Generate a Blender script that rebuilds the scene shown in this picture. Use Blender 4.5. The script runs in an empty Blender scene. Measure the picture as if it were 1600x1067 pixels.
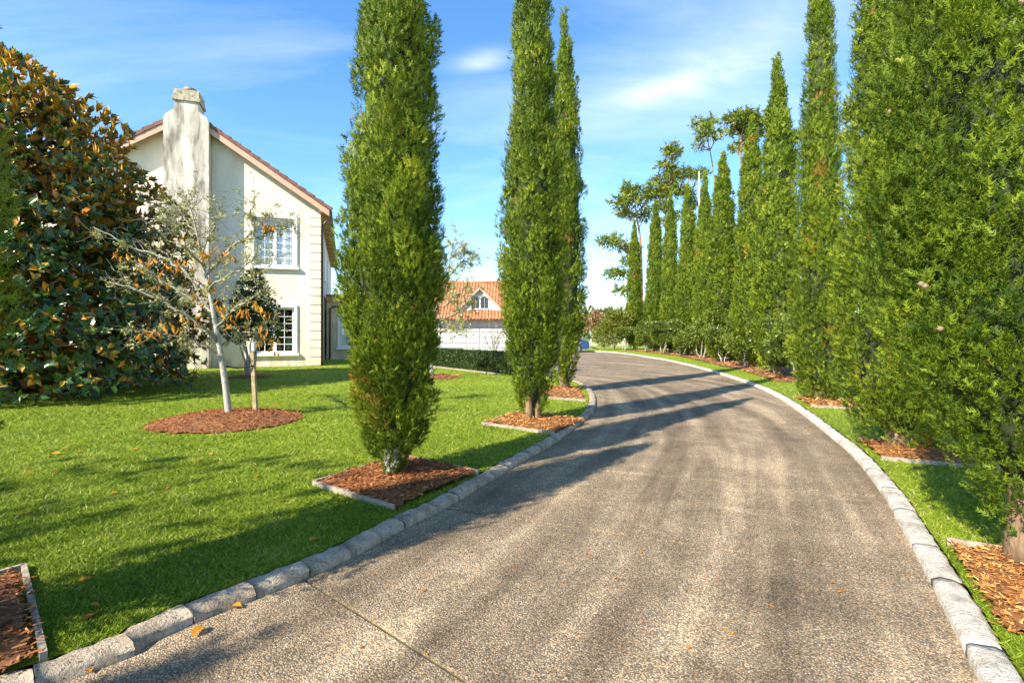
import bpy, bmesh, math, random
import numpy as np
from mathutils import Vector, Matrix
R = math.radians
scene = bpy.context.scene
col = scene.collection

# ------------------------------------------------------------------ camera, sky, sun, exposure
CAM_H = 1.25
F, CX, HY = 800.0, 800.0, 520.0          # focal length, centre and horizon in photo pixels (1600 wide)
cam_data = bpy.data.cameras.new('camera')
cam_data.sensor_width = 36.0
cam_data.lens = 36.0 * F / 1600.0
cam_data.shift_y = -(533.5 - HY) / 1600.0
cam_data.clip_start = 0.05
cam_data.clip_end = 3000.0
cam = bpy.data.objects.new('camera', cam_data)
col.objects.link(cam)
cam.location = (0, 0, CAM_H)
cam.rotation_euler = (R(90), 0, 0)
scene.camera = cam

SUN_EL = R(37)
SH = Vector((0.71, 0.704, 0)).normalized()          # direction in which shadows fall
sun_data = bpy.data.lights.new('sun', 'SUN')
sun_data.energy = 5.0
sun_data.angle = R(0.55)
sun_data.color = (1.0, 0.93, 0.80)
sun = bpy.data.objects.new('sun', sun_data)
col.objects.link(sun)
sd = Vector((SH.x * math.cos(SUN_EL), SH.y * math.cos(SUN_EL), -math.sin(SUN_EL)))
sun.rotation_euler = sd.to_track_quat('-Z', 'Y').to_euler()
sun.location = (-20, -20, 30)

world = bpy.data.worlds.new('World')
scene.world = world
world.use_nodes = True
wn, wl = world.node_tree.nodes, world.node_tree.links
wn.clear()
w_out = wn.new('ShaderNodeOutputWorld')
w_bg = wn.new('ShaderNodeBackground')
w_bg.inputs['Strength'].default_value = 0.15
w_sky = wn.new('ShaderNodeTexSky')
w_sky.sky_type = 'NISHITA'
w_sky.sun_disc = False
w_sky.sun_elevation = SUN_EL
w_sky.sun_rotation = math.atan2(-SH.x, -SH.y)
w_sky.air_density = 1.0
w_sky.dust_density = 0.15
w_sky.ozone_density = 3.0
w_hs = wn.new('ShaderNodeHueSaturation')
w_hs.inputs['Saturation'].default_value = 1.2
w_hs.inputs['Value'].default_value = 1.0
wl.new(w_sky.outputs['Color'], w_hs.inputs['Color'])
w_tc = wn.new('ShaderNodeTexCoord')
w_sep = wn.new('ShaderNodeSeparateXYZ')
wl.new(w_tc.outputs['Generated'], w_sep.inputs[0])
def wmath(op, a, b=None, c=None):
    n = wn.new('ShaderNodeMath'); n.operation = op
    for i, v in enumerate((a, b, c)):
        if v is None: continue
        if isinstance(v, (int, float)): n.inputs[i].default_value = v
        else: wl.new(v, n.inputs[i])
    return n.outputs[0]
w_den = wmath('ADD', wmath('MAXIMUM', w_sep.outputs['Z'], 0.0), 0.18)
w_cmb = wn.new('ShaderNodeCombineXYZ')
wl.new(wmath('DIVIDE', w_sep.outputs['X'], w_den), w_cmb.inputs[0])
wl.new(wmath('DIVIDE', w_sep.outputs['Y'], w_den), w_cmb.inputs[1])
w_map = wn.new('ShaderNodeMapping')
w_map.inputs['Rotation'].default_value = (0, 0, R(-12))
w_map.inputs['Scale'].default_value = (0.55, 1.25, 1)
w_map.inputs['Location'].default_value = (0.35, 0.2, 0)
wl.new(w_cmb.outputs[0], w_map.inputs[0])
w_n1 = wn.new('ShaderNodeTexNoise')
w_n1.inputs['Scale'].default_value = 1.5
w_n1.inputs['Detail'].default_value = 9
w_n1.inputs['Roughness'].default_value = 0.58
w_n1.inputs['Distortion'].default_value = 0.55
wl.new(w_map.outputs[0], w_n1.inputs['Vector'])
w_r1 = wn.new('ShaderNodeValToRGB')
w_r1.color_ramp.elements[0].position = 0.46
w_r1.color_ramp.elements[1].position = 0.84
wl.new(w_n1.outputs['Fac'], w_r1.inputs[0])
# two brighter wisps of cirrus, each a soft stretched patch of sky broken up by the same noise
def wisp(px, py, sx, sz):
    d = Vector(((px - CX) / F, 1.0, (HY - py) / F)).normalized()
    dx = wmath('DIVIDE', wmath('SUBTRACT', w_sep.outputs['X'], d.x), sx)
    dz = wmath('DIVIDE', wmath('SUBTRACT', wmath('SUBTRACT', w_sep.outputs['Z'], d.z), wmath('MULTIPLY', wmath('SUBTRACT', w_sep.outputs['X'], d.x), 0.12)), sz)
    q = wmath('ADD', wmath('MULTIPLY', dx, dx), wmath('MULTIPLY', dz, dz))
    front = wmath('GREATER_THAN', w_sep.outputs['Y'], 0.0)
    return wmath('MULTIPLY', wmath('POWER', 2.718, wmath('MULTIPLY', q, -1.0)), front)
w_n2 = wn.new('ShaderNodeTexNoise')
w_n2.inputs['Scale'].default_value = 5.5
w_n2.inputs['Detail'].default_value = 8
w_n2.inputs['Roughness'].default_value = 0.6
w_n2.inputs['Distortion'].default_value = 0.8
wl.new(w_map.outputs[0], w_n2.inputs['Vector'])
w_ws = wmath('ADD', wmath('ADD', wmath('MULTIPLY', wisp(1035, 142, 0.10, 0.020), .42), wmath('MULTIPLY', wisp(752, 95, 0.045, 0.013), 0.7)), wmath('MULTIPLY', wisp(1130, 95, 0.14, 0.055), 0.34))
w_ws = wmath('MULTIPLY', w_ws, wmath('ADD', wmath('MULTIPLY', w_n2.outputs['Fac'], 1.6), -0.12))
w_hz = wmath('POWER', wmath('SUBTRACT', 1.0, wmath('MINIMUM', wmath('MAXIMUM', w_sep.outputs['Z'], 0.0), 1.0)), 5.0)
w_mask = wmath('ADD', wmath('MULTIPLY', w_r1.outputs[0], 0.38), w_ws)
w_mask = wmath('MINIMUM', wmath('MAXIMUM', w_mask, 0.0), 0.9)
w_mix = wn.new('ShaderNodeMix'); w_mix.data_type = 'RGBA'
wl.new(w_mask, w_mix.inputs['Factor'])
wl.new(w_hs.outputs[0], w_mix.inputs['A'])
w_mix.inputs['B'].default_value = (4.6, 4.9, 5.3, 1)
wl.new(w_mix.outputs['Result'], w_bg.inputs['Color'])
wl.new(w_bg.outputs[0], w_out.inputs['Surface'])

scene.view_settings.view_transform = 'Standard'
scene.view_settings.look = 'None'
scene.view_settings.exposure = 1.15
scene.view_settings.gamma = 1.0
scene.render.engine = 'CYCLES'
scene.cycles.max_bounces = 6
scene.cycles.diffuse_bounces = 3
scene.cycles.glossy_bounces = 2
scene.cycles.transparent_max_bounces = 8
scene.cycles.use_denoising = True

# ------------------------------------------------------------------ helpers
def G(px, py, h=0.0):
    """photo pixel of a point standing at height h -> ground position"""
    y = (CAM_H - h) * F / (py - HY)
    return Vector(((px - CX) / F * y, y, h))
def P(px, py, d):
    """photo pixel of a point at depth d"""
    return Vector(((px - CX) / F * d, d, CAM_H + (HY - py) / F * d))

def tag(o, label=None, cat=None, group=None, kind=None):
    if label: o['label'] = label
    if cat: o['category'] = cat
    if group: o['group'] = group
    if kind: o['kind'] = kind
    return o
def empty(name, loc=(0, 0, 0), rz=0.0):
    o = bpy.data.objects.new(name, None)
    col.objects.link(o)
    o.location = loc
    o.rotation_euler = (0, 0, rz)
    o.empty_display_size = 0.2
    return o
def link_mesh(name, me, mat, parent=None, smooth=False):
    if mat: me.materials.append(mat)
    if smooth:
        me.polygons.foreach_set('use_smooth', np.ones(len(me.polygons), dtype=bool))
    o = bpy.data.objects.new(name, me)
    col.objects.link(o)
    if parent: o.parent = parent
    return o
def dup(o, parent=None):
    c = o.copy(); col.objects.link(c)
    if parent is not None: c.parent = parent
    for ch in o.children: dup(ch, c)
    return c

class MB:
    def __init__(s): s.v = []; s.f = []
    def poly(s, pts):
        n = len(s.v); s.v += [tuple(p) for p in pts]; s.f.append(tuple(range(n, n + len(pts)))); return s
    def box(s, x0, x1, y0, y1, z0, z1):
        n = len(s.v)
        s.v += [(x0,y0,z0),(x1,y0,z0),(x1,y1,z0),(x0,y1,z0),(x0,y0,z1),(x1,y0,z1),(x1,y1,z1),(x0,y1,z1)]
        s.f += [tuple(n + i for i in q) for q in ((0,3,2,1),(4,5,6,7),(0,1,5,4),(1,2,6,5),(2,3,7,6),(3,0,4,7))]
        return s
    def prism(s, pts, d):
        """polygon pts (list of Vector) extruded by vector d"""
        n = len(s.v); k = len(pts); d = Vector(d)
        s.v += [tuple(p) for p in pts] + [tuple(Vector(p) + d) for p in pts]
        s.f.append(tuple(range(n + k - 1, n - 1, -1))); s.f.append(tuple(range(n + k, n + 2 * k)))
        for i in range(k):
            j = (i + 1) % k
            s.f.append((n + i, n + j, n + k + j, n + k + i))
        return s
    def tube(s, pts, rad, seg=7, cap=True):
        pts = [Vector(p) for p in pts]; n0 = len(s.v); m = len(pts)
        if not hasattr(rad, '__len__'): rad = [rad] * m
        up = Vector((0.13, 0.31, 0.94))
        for i, p in enumerate(pts):
            t = (pts[min(i + 1, m - 1)] - pts[max(i - 1, 0)]).normalized()
            if abs(t.dot(up)) > 0.97: a = t.cross(Vector((1, 0, 0))).normalized()
            else: a = t.cross(up).normalized()
            b = t.cross(a)
            for k in range(seg):
                an = 2 * math.pi * k / seg
                s.v.append(tuple(p + (a * math.cos(an) + b * math.sin(an)) * rad[i]))
        for i in range(m - 1):
            for k in range(seg):
                k2 = (k + 1) % seg
                s.f.append((n0 + i*seg + k, n0 + i*seg + k2, n0 + (i+1)*seg + k2, n0 + (i+1)*seg + k))
        if cap:
            s.f.append(tuple(n0 + k for k in range(seg - 1, -1, -1)))
            s.f.append(tuple(n0 + (m-1)*seg + k for k in range(seg)))
        return s
    def mesh(s, name):
        me = bpy.data.meshes.new(name); me.from_pydata(s.v, [], s.f); me.update(); return me
    def build(s, name, mat, parent=None, smooth=False):
        return link_mesh(name, s.mesh(name), mat, parent, smooth)

def np_mesh(name, V, T, mat, parent=None, tint=None, smooth=False):
    """triangle mesh from arrays; tint = one value per vertex"""
    me = bpy.data.meshes.new(name)
    V = np.ascontiguousarray(V, dtype=np.float32); T = np.ascontiguousarray(T, dtype=np.int32)
    me.vertices.add(len(V)); me.vertices.foreach_set('co', V.ravel())
    me.loops.add(T.size); me.loops.foreach_set('vertex_index', T.ravel())
    me.polygons.add(len(T)); me.polygons.foreach_set('loop_start', np.arange(0, T.size, 3, dtype=np.int32))
    if tint is not None:
        a = me.attributes.new('tint', 'FLOAT', 'POINT')
        a.data.foreach_set('value', np.ascontiguousarray(tint, dtype=np.float32))
    me.update(calc_edges=True)
    return link_mesh(name, me, mat, parent, smooth)

def unit(a): return a / np.maximum(np.linalg.norm(a, axis=1, keepdims=True), 1e-9)
def scatter(pos, axis, tmpl, size, rng, normal=None):
    """copies of a template (verts, tris; y = axis, z = normal) at pos, pointing along axis"""
    TV, TT = tmpl
    n, m = len(pos), len(TV)
    A = unit(axis)
    N = rng.normal(size=(n, 3)) if normal is None else normal + 0.45 * rng.normal(size=(n, 3))
    S = unit(np.cross(A, N)); N = np.cross(S, A)
    size = np.broadcast_to(np.asarray(size, dtype=float), (n,))
    V = (pos[:, None, :] + size[:, None, None] * (TV[None, :, 0:1] * S[:, None, :] + TV[None, :, 1:2] * A[:, None, :] + TV[None, :, 2:3] * N[:, None, :]))
    T = TT[None] + (np.arange(n) * m)[:, None, None]
    return V.reshape(-1, 3), T.reshape(-1, 3), m

def fern(pairs, w, spread=48, ln=0.5):
    V, T = [], []
    def tri(a, b, c):
        k = len(V); V.extend([a, b, c]); T.append((k, k+1, k+2))
    for i in range(pairs):
        y = 0.05 + 0.72 * i / max(pairs - 1, 1)
        L = ln * (1.0 - 0.45 * i / max(pairs, 1))
        for s in (-1, 1):
            an = R(spread + (8 if i % 2 else -6)); dx, dy = s * math.sin(an) * L, math.cos(an) * L
            px, py = -dy / L * w * s, dx / L * w * s
            z = 0.10 * (1 if (i + (s > 0)) % 2 else -1)
            tri((px*.5, y + py*.5, 0), (-px*.5, y - py*.5 + w*.4, 0), (dx, y + dy, z))
    tri((-w*.6, 0.3, 0), (w*.6, 0.3, 0), (0, 1.05, 0.05))
    return np.array(V), np.array(T)
FERN_FINE, FERN_MID, FERN_FAR = fern(4, 0.17, 44, 0.50), fern(3, 0.21, 46, 0.55), fern(2, 0.34, 46, 0.62)
def leaf_tmpl(w, fold=0.12, droop=0.12):
    V = [(0,0,0),(-w*.8,.3,fold*.8),(0,.34,0),(w*.8,.3,fold*.8),(-w*.9,.62,fold*.7-droop*.3),(0,.68,-droop*.4),(w*.9,.62,fold*.7-droop*.3),(0,1,-droop)]
    T = [(0,2,1),(0,3,2),(1,2,5),(1,5,4),(2,3,6),(2,6,5),(4,5,7),(5,6,7)]
    return np.array(V, float), np.array(T)
LEAF_BIG, LEAF_THIN = leaf_tmpl(.24), leaf_tmpl(.15, .07, .2)
QUADLEAF = (np.array([(0,0,0),(-.3,.5,.08),(.3,.5,.08),(0,1,0)], float), np.array([(0,2,1),(1,2,3)]))
BLADE = (np.array([(-.07,0,0),(.07,0,0),(0,1,.12)], float), np.array([(0,1,2)]))

def in_poly(pts, poly):
    x, y = pts[:, 0], pts[:, 1]; r = np.zeros(len(pts), bool); n = len(poly)
    for i in range(n):
        x0, y0 = poly[i][0], poly[i][1]; x1, y1 = poly[(i+1) % n][0], poly[(i+1) % n][1]
        if y0 == y1: continue
        c = ((y0 > y) != (y1 > y)) & (x < (x1 - x0) * (y - y0) / (y1 - y0) + x0)
        r ^= c
    return r

# ------------------------------------------------------------------ materials
class NT:
    def __init__(s, name):
        s.m = bpy.data.materials.new(name); s.m.use_nodes = True
        s.n, s.l = s.m.node_tree.nodes, s.m.node_tree.links
        s.b = s.n['Principled BSDF']; s.out = s.n['Material Output']
        s.pos = s.n.new('ShaderNodeNewGeometry').outputs['Position']
        s.obj = s.n.new('ShaderNodeTexCoord').outputs['Object']
    def set(s, k, v):
        if hasattr(v, 'links') or hasattr(v, 'is_output'): s.l.new(v, s.b.inputs[k])
        else: s.b.inputs[k].default_value = v
    def inp(s, node, k, v):
        if v is None: return
        if hasattr(v, 'is_output'): s.l.new(v, node.inputs[k])
        else: node.inputs[k].default_value = v
    def noise(s, scale, detail=4, rough=.55, vec=None, dist=0, stretch=None):
        vec = vec if vec is not None else s.pos
        if stretch:
            mp = s.n.new('ShaderNodeMapping'); mp.inputs['Scale'].default_value = stretch
            s.l.new(vec, mp.inputs[0]); vec = mp.outputs[0]
        t = s.n.new('ShaderNodeTexNoise'); t.inputs['Scale'].default_value = scale
        t.inputs['Detail'].default_value = detail; t.inputs['Roughness'].default_value = rough; t.inputs['Distortion'].default_value = dist
        s.l.new(vec, t.inputs['Vector']); return t.outputs['Fac']
    def voro(s, scale, out='Color', vec=None, feature='F1'):
        t = s.n.new('ShaderNodeTexVoronoi'); t.feature = feature; t.inputs['Scale'].default_value = scale
        s.l.new(vec if vec is not None else s.pos, t.inputs['Vector']); return t.outputs[out]
    def ramp(s, fac, stops, interp='LINEAR'):
        r = s.n.new('ShaderNodeValToRGB'); cr = r.color_ramp; cr.interpolation = interp
        while len(cr.elements) < len(stops): cr.elements.new(0.5)
        for e, (p, c) in zip(cr.elements, stops):
            e.position = p; e.color = (c, c, c, 1) if isinstance(c, (int, float)) else (*c, 1)
        s.l.new(fac, r.inputs[0]); return r.outputs[0]
    def mix(s, fac, a, b, mode='MIX'):
        m = s.n.new('ShaderNodeMix'); m.data_type = 'RGBA'; m.blend_type = mode
        for k, v in (('Factor', fac), ('A', a), ('B', b)):
            if isinstance(v, tuple): m.inputs[k].default_value = (*v, 1) if len(v) == 3 else v
            elif isinstance(v, (int, float)): m.inputs[k].default_value = v
            else: s.l.new(v, m.inputs[k])
        return m.outputs['Result']
    def math(s, op, a, b=0.0):
        m = s.n.new('ShaderNodeMath'); m.operation = op
        for i, v in enumerate((a, b)):
            if isinstance(v, (int, float)): m.inputs[i].default_value = v
            else: s.l.new(v, m.inputs[i])
        return m.outputs[0]
    def attr(s, name):
        a = s.n.new('ShaderNodeAttribute'); a.attribute_name = name; return a.outputs['Fac']
    def sep(s, v):
        x = s.n.new('ShaderNodeSeparateXYZ'); s.l.new(v, x.inputs[0]); return x.outputs
    def bump(s, h, strength=.3, dist=.01):
        b = s.n.new('ShaderNodeBump'); b.inputs['Strength'].default_value = strength; b.inputs['Distance'].default_value = dist
        s.l.new(h, b.inputs['Height']); s.l.new(b.outputs[0], s.b.inputs['Normal'])
    def translucent(s, color, fac):
        t = s.n.new('ShaderNodeBsdfTranslucent'); s.l.new(color, t.inputs[0])
        m = s.n.new('ShaderNodeMixShader'); m.inputs[0].default_value = fac
        s.l.new(s.b.outputs[0], m.inputs[1]); s.l.new(t.outputs[0], m.inputs[2]); s.l.new(m.outputs[0], s.out.inputs['Surface'])

def simple(name, c, rough=.6, vary=.12, scale=6, bump=0.0, metal=0.0):
    t = NT(name)
    lo = tuple(max(0, v * (1 - vary)) for v in c); hi = tuple(v * (1 + vary) for v in c)
    n = t.noise(scale, 5)
    t.set('Base Color', t.ramp(n, [(.3, lo), (.7, hi)])); t.set('Roughness', rough); t.set('Metallic', metal)
    if bump: t.bump(t.noise(scale * 6, 4), bump, .01)
    return t.m
def leafy(name, stops, trans=.25, rough=.55, patch=1.1, spec=.25, amp=.55):
    t = NT(name)
    f = t.math('ADD', t.math('MULTIPLY', t.attr('tint'), .8), t.math('MULTIPLY', t.math('SUBTRACT', t.noise(patch, 5, .62), .5), amp))
    c = t.ramp(f, stops)
    t.set('Base Color', c); t.set('Roughness', rough); t.set('Specular IOR Level', spec)
    if trans: t.translucent(c, trans)
    return t.m

M = {}
M['cypress'] = leafy('cypress_foliage', [(0, (.050,.095,.012)), (.28, (.125,.190,.015)), (.52, (.240,.300,.018)), (.74, (.37,.385,.028)), (.83, (.40,.40,.04)), (.93, (.36,.16,.03))], .24)
M['cypress_fine'] = leafy('cypress_fine_foliage', [(0, (.045,.095,.010)), (.3, (.125,.195,.014)), (.55, (.235,.310,.018)), (.78, (.37,.40,.028)), (.92, (.40,.36,.05))], .30)
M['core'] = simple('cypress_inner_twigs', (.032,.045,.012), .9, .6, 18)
M['camellia'] = leafy('camellia_leaves', [(0, (.045,.075,.012)), (.4, (.12,.165,.018)), (.7, (.25,.27,.03)), (.95, (.36,.32,.05))], .2, .35, .9, .4)
M['hedge'] = leafy('hedge_leaves', [(0, (.02,.045,.012)), (.5, (.055,.10,.022)), (.9, (.15,.18,.04))], .15, .4)
M['pine'] = leafy('pine_needles', [(0, (.05,.085,.015)), (.40, (.17,.225,.025)), (.58, (.27,.30,.03)), (.74, (.48,.26,.05))], .3, .6, .35)
M['far_leaf'] = leafy('far_tree_leaves', [(0, (.04,.07,.02)), (.5, (.11,.15,.03)), (.9, (.22,.22,.05))], .15, .6, .3)
M['far_orange'] = leafy('far_autumn_leaves', [(0, (.12,.08,.03)), (.5, (.28,.17,.06)), (.9, (.42,.22,.07))], .15, .6, .3)
M['yellow_bush'] = leafy('yellow_green_leaves', [(0, (.08,.10,.012)), (.5, (.21,.22,.025)), (.9, (.34,.31,.04))], .2, .5)
M['lichen'] = leafy('pale_lichen', [(0, (.22,.21,.06)), (.5, (.44,.42,.16)), (.9, (.60,.57,.28))], .15, .9, 3)
M['orange_leaf'] = leafy('orange_leaf', [(0, (.48,.15,.015)), (.5, (.66,.27,.02)), (.9, (.70,.40,.04))], .4, .5, 2)
def magnolia_mat():
    t = NT('magnolia_leaf')
    ti = t.attr('tint')
    top = t.ramp(ti, [(0, (.020,.050,.012)), (.5, (.045,.105,.018)), (.83, (.085,.155,.022)), (.87, (.34,.22,.02)), (.92, (.55,.30,.02)), (.97, (.46,.17,.02))])
    und = t.ramp(ti, [(0, (.34,.16,.025)), (.5, (.50,.26,.03)), (.9, (.66,.40,.04))])
    g = t.n.new('ShaderNodeNewGeometry')
    c = t.mix(g.outputs['Backfacing'], top, und)
    t.set('Base Color', c)
    t.set('Roughness', t.ramp(g.outputs['Backfacing'], [(0, .26), (1, .8)])); t.set('Specular IOR Level', .5)
    t.translucent(c, .10)
    return t.m
M['magnolia'] = magnolia_mat()
def bark(name, a, b, c, sc=14, stretch=(1, 1, .3)):
    t = NT(name); n = t.noise(sc, 6, .65, t.obj, .4, stretch)
    t.set('Base Color', t.ramp(n, [(.25, a), (.5, b), (.75, c)])); t.set('Roughness', .9); t.bump(n, .8, .02); return t.m
M['bark'] = bark('cypress_bark', (.09,.05,.025), (.22,.14,.075), (.34,.24,.15), 22)
M['bark_grey'] = bark('pale_grey_bark', (.20,.18,.14), (.40,.37,.31), (.54,.51,.45), 34, (1, 1, .7))
M['bark_pine'] = bark('pine_bark', (.14,.07,.035), (.32,.17,.085), (.42,.27,.17), 3)
M['twig'] = bark('grey_twig_bark', (.12,.11,.08), (.26,.24,.18), (.40,.38,.29), 30, (1, 1, 1))
M['white_wood'] = simple('bleached_wood', (.62,.58,.50), .8, .15, 4)

def lawn_mat():
    t = NT('lawn_turf')
    n1, n2, n3 = t.noise(.55, 4, .6), t.noise(7, 5, .65), t.noise(85, 4, .7)
    f = t.math('ADD', t.math('ADD', t.math('MULTIPLY', n1, .40), t.math('MULTIPLY', n2, .32)), t.math('MULTIPLY', n3, .40))
    t.set('Base Color', t.ramp(f, [(.36, (.085,.110,.014)), (.50, (.175,.245,.016)), (.62, (.27,.33,.02)), (.74, (.36,.37,.06))]))
    t.set('Roughness', .8); t.set('Specular IOR Level', .15); t.bump(t.noise(120, 4, .7), .9, .03); return t.m
M['lawn'] = lawn_mat()
M['grass'] = leafy('grass_blades', [(0, (.070,.125,.008)), (.35, (.165,.245,.012)), (.62, (.27,.35,.016)), (.82, (.38,.40,.05)), (.93, (.48,.42,.16))], .3, .55, 1.3, .25, 1.25)
def field_mat():
    t = NT('far_field')
    y = t.sep(t.pos)[1]
    f = t.math('ADD', t.math('MULTIPLY', y, .01), t.math('MULTIPLY', t.noise(.12, 4), .16))
    t.set('Base Color', t.ramp(f, [(.50, (.12,.20,.016)), (.58, (.42,.35,.15)), (.76, (.44,.38,.18)), (.86, (.13,.19,.03))])); t.set('Roughness', .9)
    return t.m
M['field'] = field_mat()
def drive_mat():
    t = NT('exposed_aggregate')
    uv = t.n.new('ShaderNodeUVMap').outputs['UV']
    peb = t.voro(150, 'Color'); d = t.voro(150, 'Distance')
    pc = t.sep(peb)[0]
    col_ = t.ramp(pc, [(0, (.080,.070,.060)), (.25, (.24,.19,.125)), (.45, (.40,.305,.18)), (.62, (.27,.23,.185)), (.80, (.53,.43,.285)), (.93, (.52,.28,.11)), (1, (.72,.64,.51))])
    col_ = t.mix(t.ramp(d, [(.35, 0.0), (.75, 1.0)]), col_, (.135,.108,.075))
    # washed pale tracks and dark weathering along the drive
    st = t.noise(1.0, 5, .6, uv, .35, (3.2, .22, 1)); st2 = t.noise(1.5, 6, .66, t.pos, .9)
    st3 = t.noise(9, 5, .7, t.pos)
    f = t.math('ADD', t.math('ADD', t.math('MULTIPLY', st, .55), t.math('MULTIPLY', st2, .35)), t.math('MULTIPLY', st3, .12))
    col_ = t.mix(1.0, col_, t.ramp(f, [(.38, (.46,.43,.38)), (.46, (.75,.70,.63)), (.53, (1.02,.96,.88)), (.62, (1.65,1.56,1.42))]), 'MULTIPLY')
    t.set('Base Color', col_); t.set('Roughness', .82); t.set('Specular IOR Level', .3)
    h = t.math('ADD', t.math('MULTIPLY', d, -1.0), t.math('MULTIPLY', st3, .3)); t.bump(h, .75, .006)
    return t.m
M['drive'] = drive_mat()
M['joint'] = simple('drive_joint_dirt', (.12,.11,.05), .95, .5, 30)
def kerb_mat(name, base, light, speck=.9):
    t = NT(name)
    n1, n2, n3 = t.noise(9, 6, .7), t.noise(70, 4, .7), t.noise(2.2, 4)
    c = t.ramp(n1, [(.28, tuple(v * .45 for v in base)), (.48, base), (.70, light)])
    c = t.mix(t.ramp(n2, [(.34, speck), (.43, 0.0)]), c, (.07, .06, .045))
    c = t.mix(t.ramp(n3, [(.55, 0.0), (.75, .45)]), c, (.16, .14, .08))
    t.set('Base Color', c); t.set('Roughness', .92); t.bump(t.math('ADD', n1, t.math('MULTIPLY', n2, .9)), 1.0, .03); return t.m
M['kerb'] = kerb_mat('weathered_concrete_kerb', (.48,.375,.255), (.72,.60,.45))
M['kerb_pale'] = kerb_mat('pale_concrete_kerb', (.66,.58,.47), (.84,.78,.68), .45)
M['timber'] = simple('weathered_timber_edging', (.30,.25,.18), .9, .4, 18, .5)
M['stake'] = simple('timber_stake', (.36,.27,.15), .85, .3, 14, .4)
M['mulch_dark'] = leafy('bark_mulch', [(0, (.09,.028,.009)), (.35, (.25,.075,.018)), (.65, (.42,.145,.035)), (.9, (.54,.28,.10))], 0, .85, 3)
M['mulch'] = leafy('pale_bark_mulch', [(0, (.18,.065,.015)), (.35, (.42,.17,.036)), (.65, (.58,.27,.065)), (.9, (.68,.45,.19))], 0, .85, 3)
M['soil'] = simple('mulch_soil', (.20,.08,.025), .95, .5, 20, .6)
def stucco():
    t = NT('cream_stucco')
    z = t.sep(t.obj)[2]
    n = t.noise(1.3, 6, .6, t.obj, .3, (1, 1, .45)); n2 = t.noise(4.5, 5, .65, t.obj, 0, (1, 1, .3))
    c = t.ramp(n, [(.3, (.68,.55,.41)), (.5, (.80,.675,.53)), (.7, (.85,.74,.60))])
    low = t.math('MULTIPLY', t.ramp(z, [(0.0, 1.0), (.55, 0.0)]), t.ramp(n2, [(.4, 0.0), (.62, .75)]))
    c = t.mix(low, c, (.42,.30,.16))
    t.set('Base Color', c); t.set('Roughness', .9); t.bump(t.noise(60, 4), .25, .006); return t.m
M['stucco'] = stucco()
def chim():
    t = NT('stained_chimney_render')
    n = t.noise(2.2, 6, .65, t.obj, .5, (1.6, 1.6, .35)); n2 = t.noise(9, 5, .7, t.obj)
    c = t.ramp(n, [(.34, (.20,.175,.14)), (.47, (.46,.40,.32)), (.62, (.72,.64,.52))])
    c = t.mix(t.ramp(n2, [(.58, 0.0), (.72, .5)]), c, (.22,.20,.16))
    t.set('Base Color', c); t.set('Roughness', .92); t.bump(n2, .3, .01); return t.m
M['chimney'] = chim()
M['cap'] = simple('lichened_chimney_cap', (.40,.34,.24), .95, .55, 12, .5)
M['white'] = simple('white_paint', (.78,.76,.71), .5, .04, 3)
M['barge'] = simple('salmon_barge_board', (.60,.36,.24), .6, .12, 4)
M['soffit'] = simple('timber_soffit', (.60,.42,.22), .7, .2, 8)
M['tile_brown'] = simple('brown_roof_tile', (.20,.085,.055), .75, .35, 9, .3)
M['tile_orange'] = simple('terracotta_tile', (.44,.185,.08), .75, .35, 3, .3)
M['pipe'] = simple('brown_downpipe', (.075,.045,.032), .4, .15, 6)
M['copper'] = simple('copper_flue', (.42,.25,.16), .45, .2, 8, 0, .6)
M['wing'] = simple('tan_stucco', (.62,.47,.30), .9, .18, 2.0, .2)
M['fascia'] = simple('wing_fascia', (.42,.20,.11), .7, .15, 5)
M['curtain'] = simple('white_net_curtain', (.74,.73,.71), .9, .12, 9)
M['dark_room'] = simple('dim_room', (.10,.085,.07), .9, .3, 2)
M['garage_white'] = simple('garage_door_white', (.60,.585,.555), .5, .03, 3)
M['garage_wall'] = simple('garage_wall_paint', (.72,.67,.58), .85, .08, 2)
def glass():
    t = NT('window_glass')
    g = t.n.new('ShaderNodeBsdfGlossy'); g.inputs['Roughness'].default_value = .02; g.inputs[0].default_value = (.9,.95,1,1)
    tr = t.n.new('ShaderNodeBsdfTransparent'); tr.inputs[0].default_value = (.93,.95,.94,1)
    fr = t.n.new('ShaderNodeValue'); fr.outputs[0].default_value = .07
    m = t.n.new('ShaderNodeMixShader'); t.l.new(fr.outputs[0], m.inputs[0]); t.l.new(tr.outputs[0], m.inputs[1]); t.l.new(g.outputs[0], m.inputs[2])
    t.l.new(m.outputs[0], t.out.inputs['Surface']); return t.m
M['glass'] = glass()
M['strap'] = simple('black_tree_tie', (.02,.02,.02), .6)
M['car_blue'] = simple('blue_car_paint', (.02,.055,.16), .25, .03)
M['rubber'] = simple('black_rubber', (.015,.015,.015), .8)
M['alloy'] = simple('grey_alloy', (.45,.45,.46), .35, .05, 5, 0, .8)
M['car_glass'] = simple('dark_car_glass', (.02,.025,.03), .08)
M['lamp'] = simple('clear_lamp_lens', (.7,.7,.68), .15)
M['cone'] = simple('cypress_cone', (.26,.18,.11), .8, .25, 60, .4)

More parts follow.
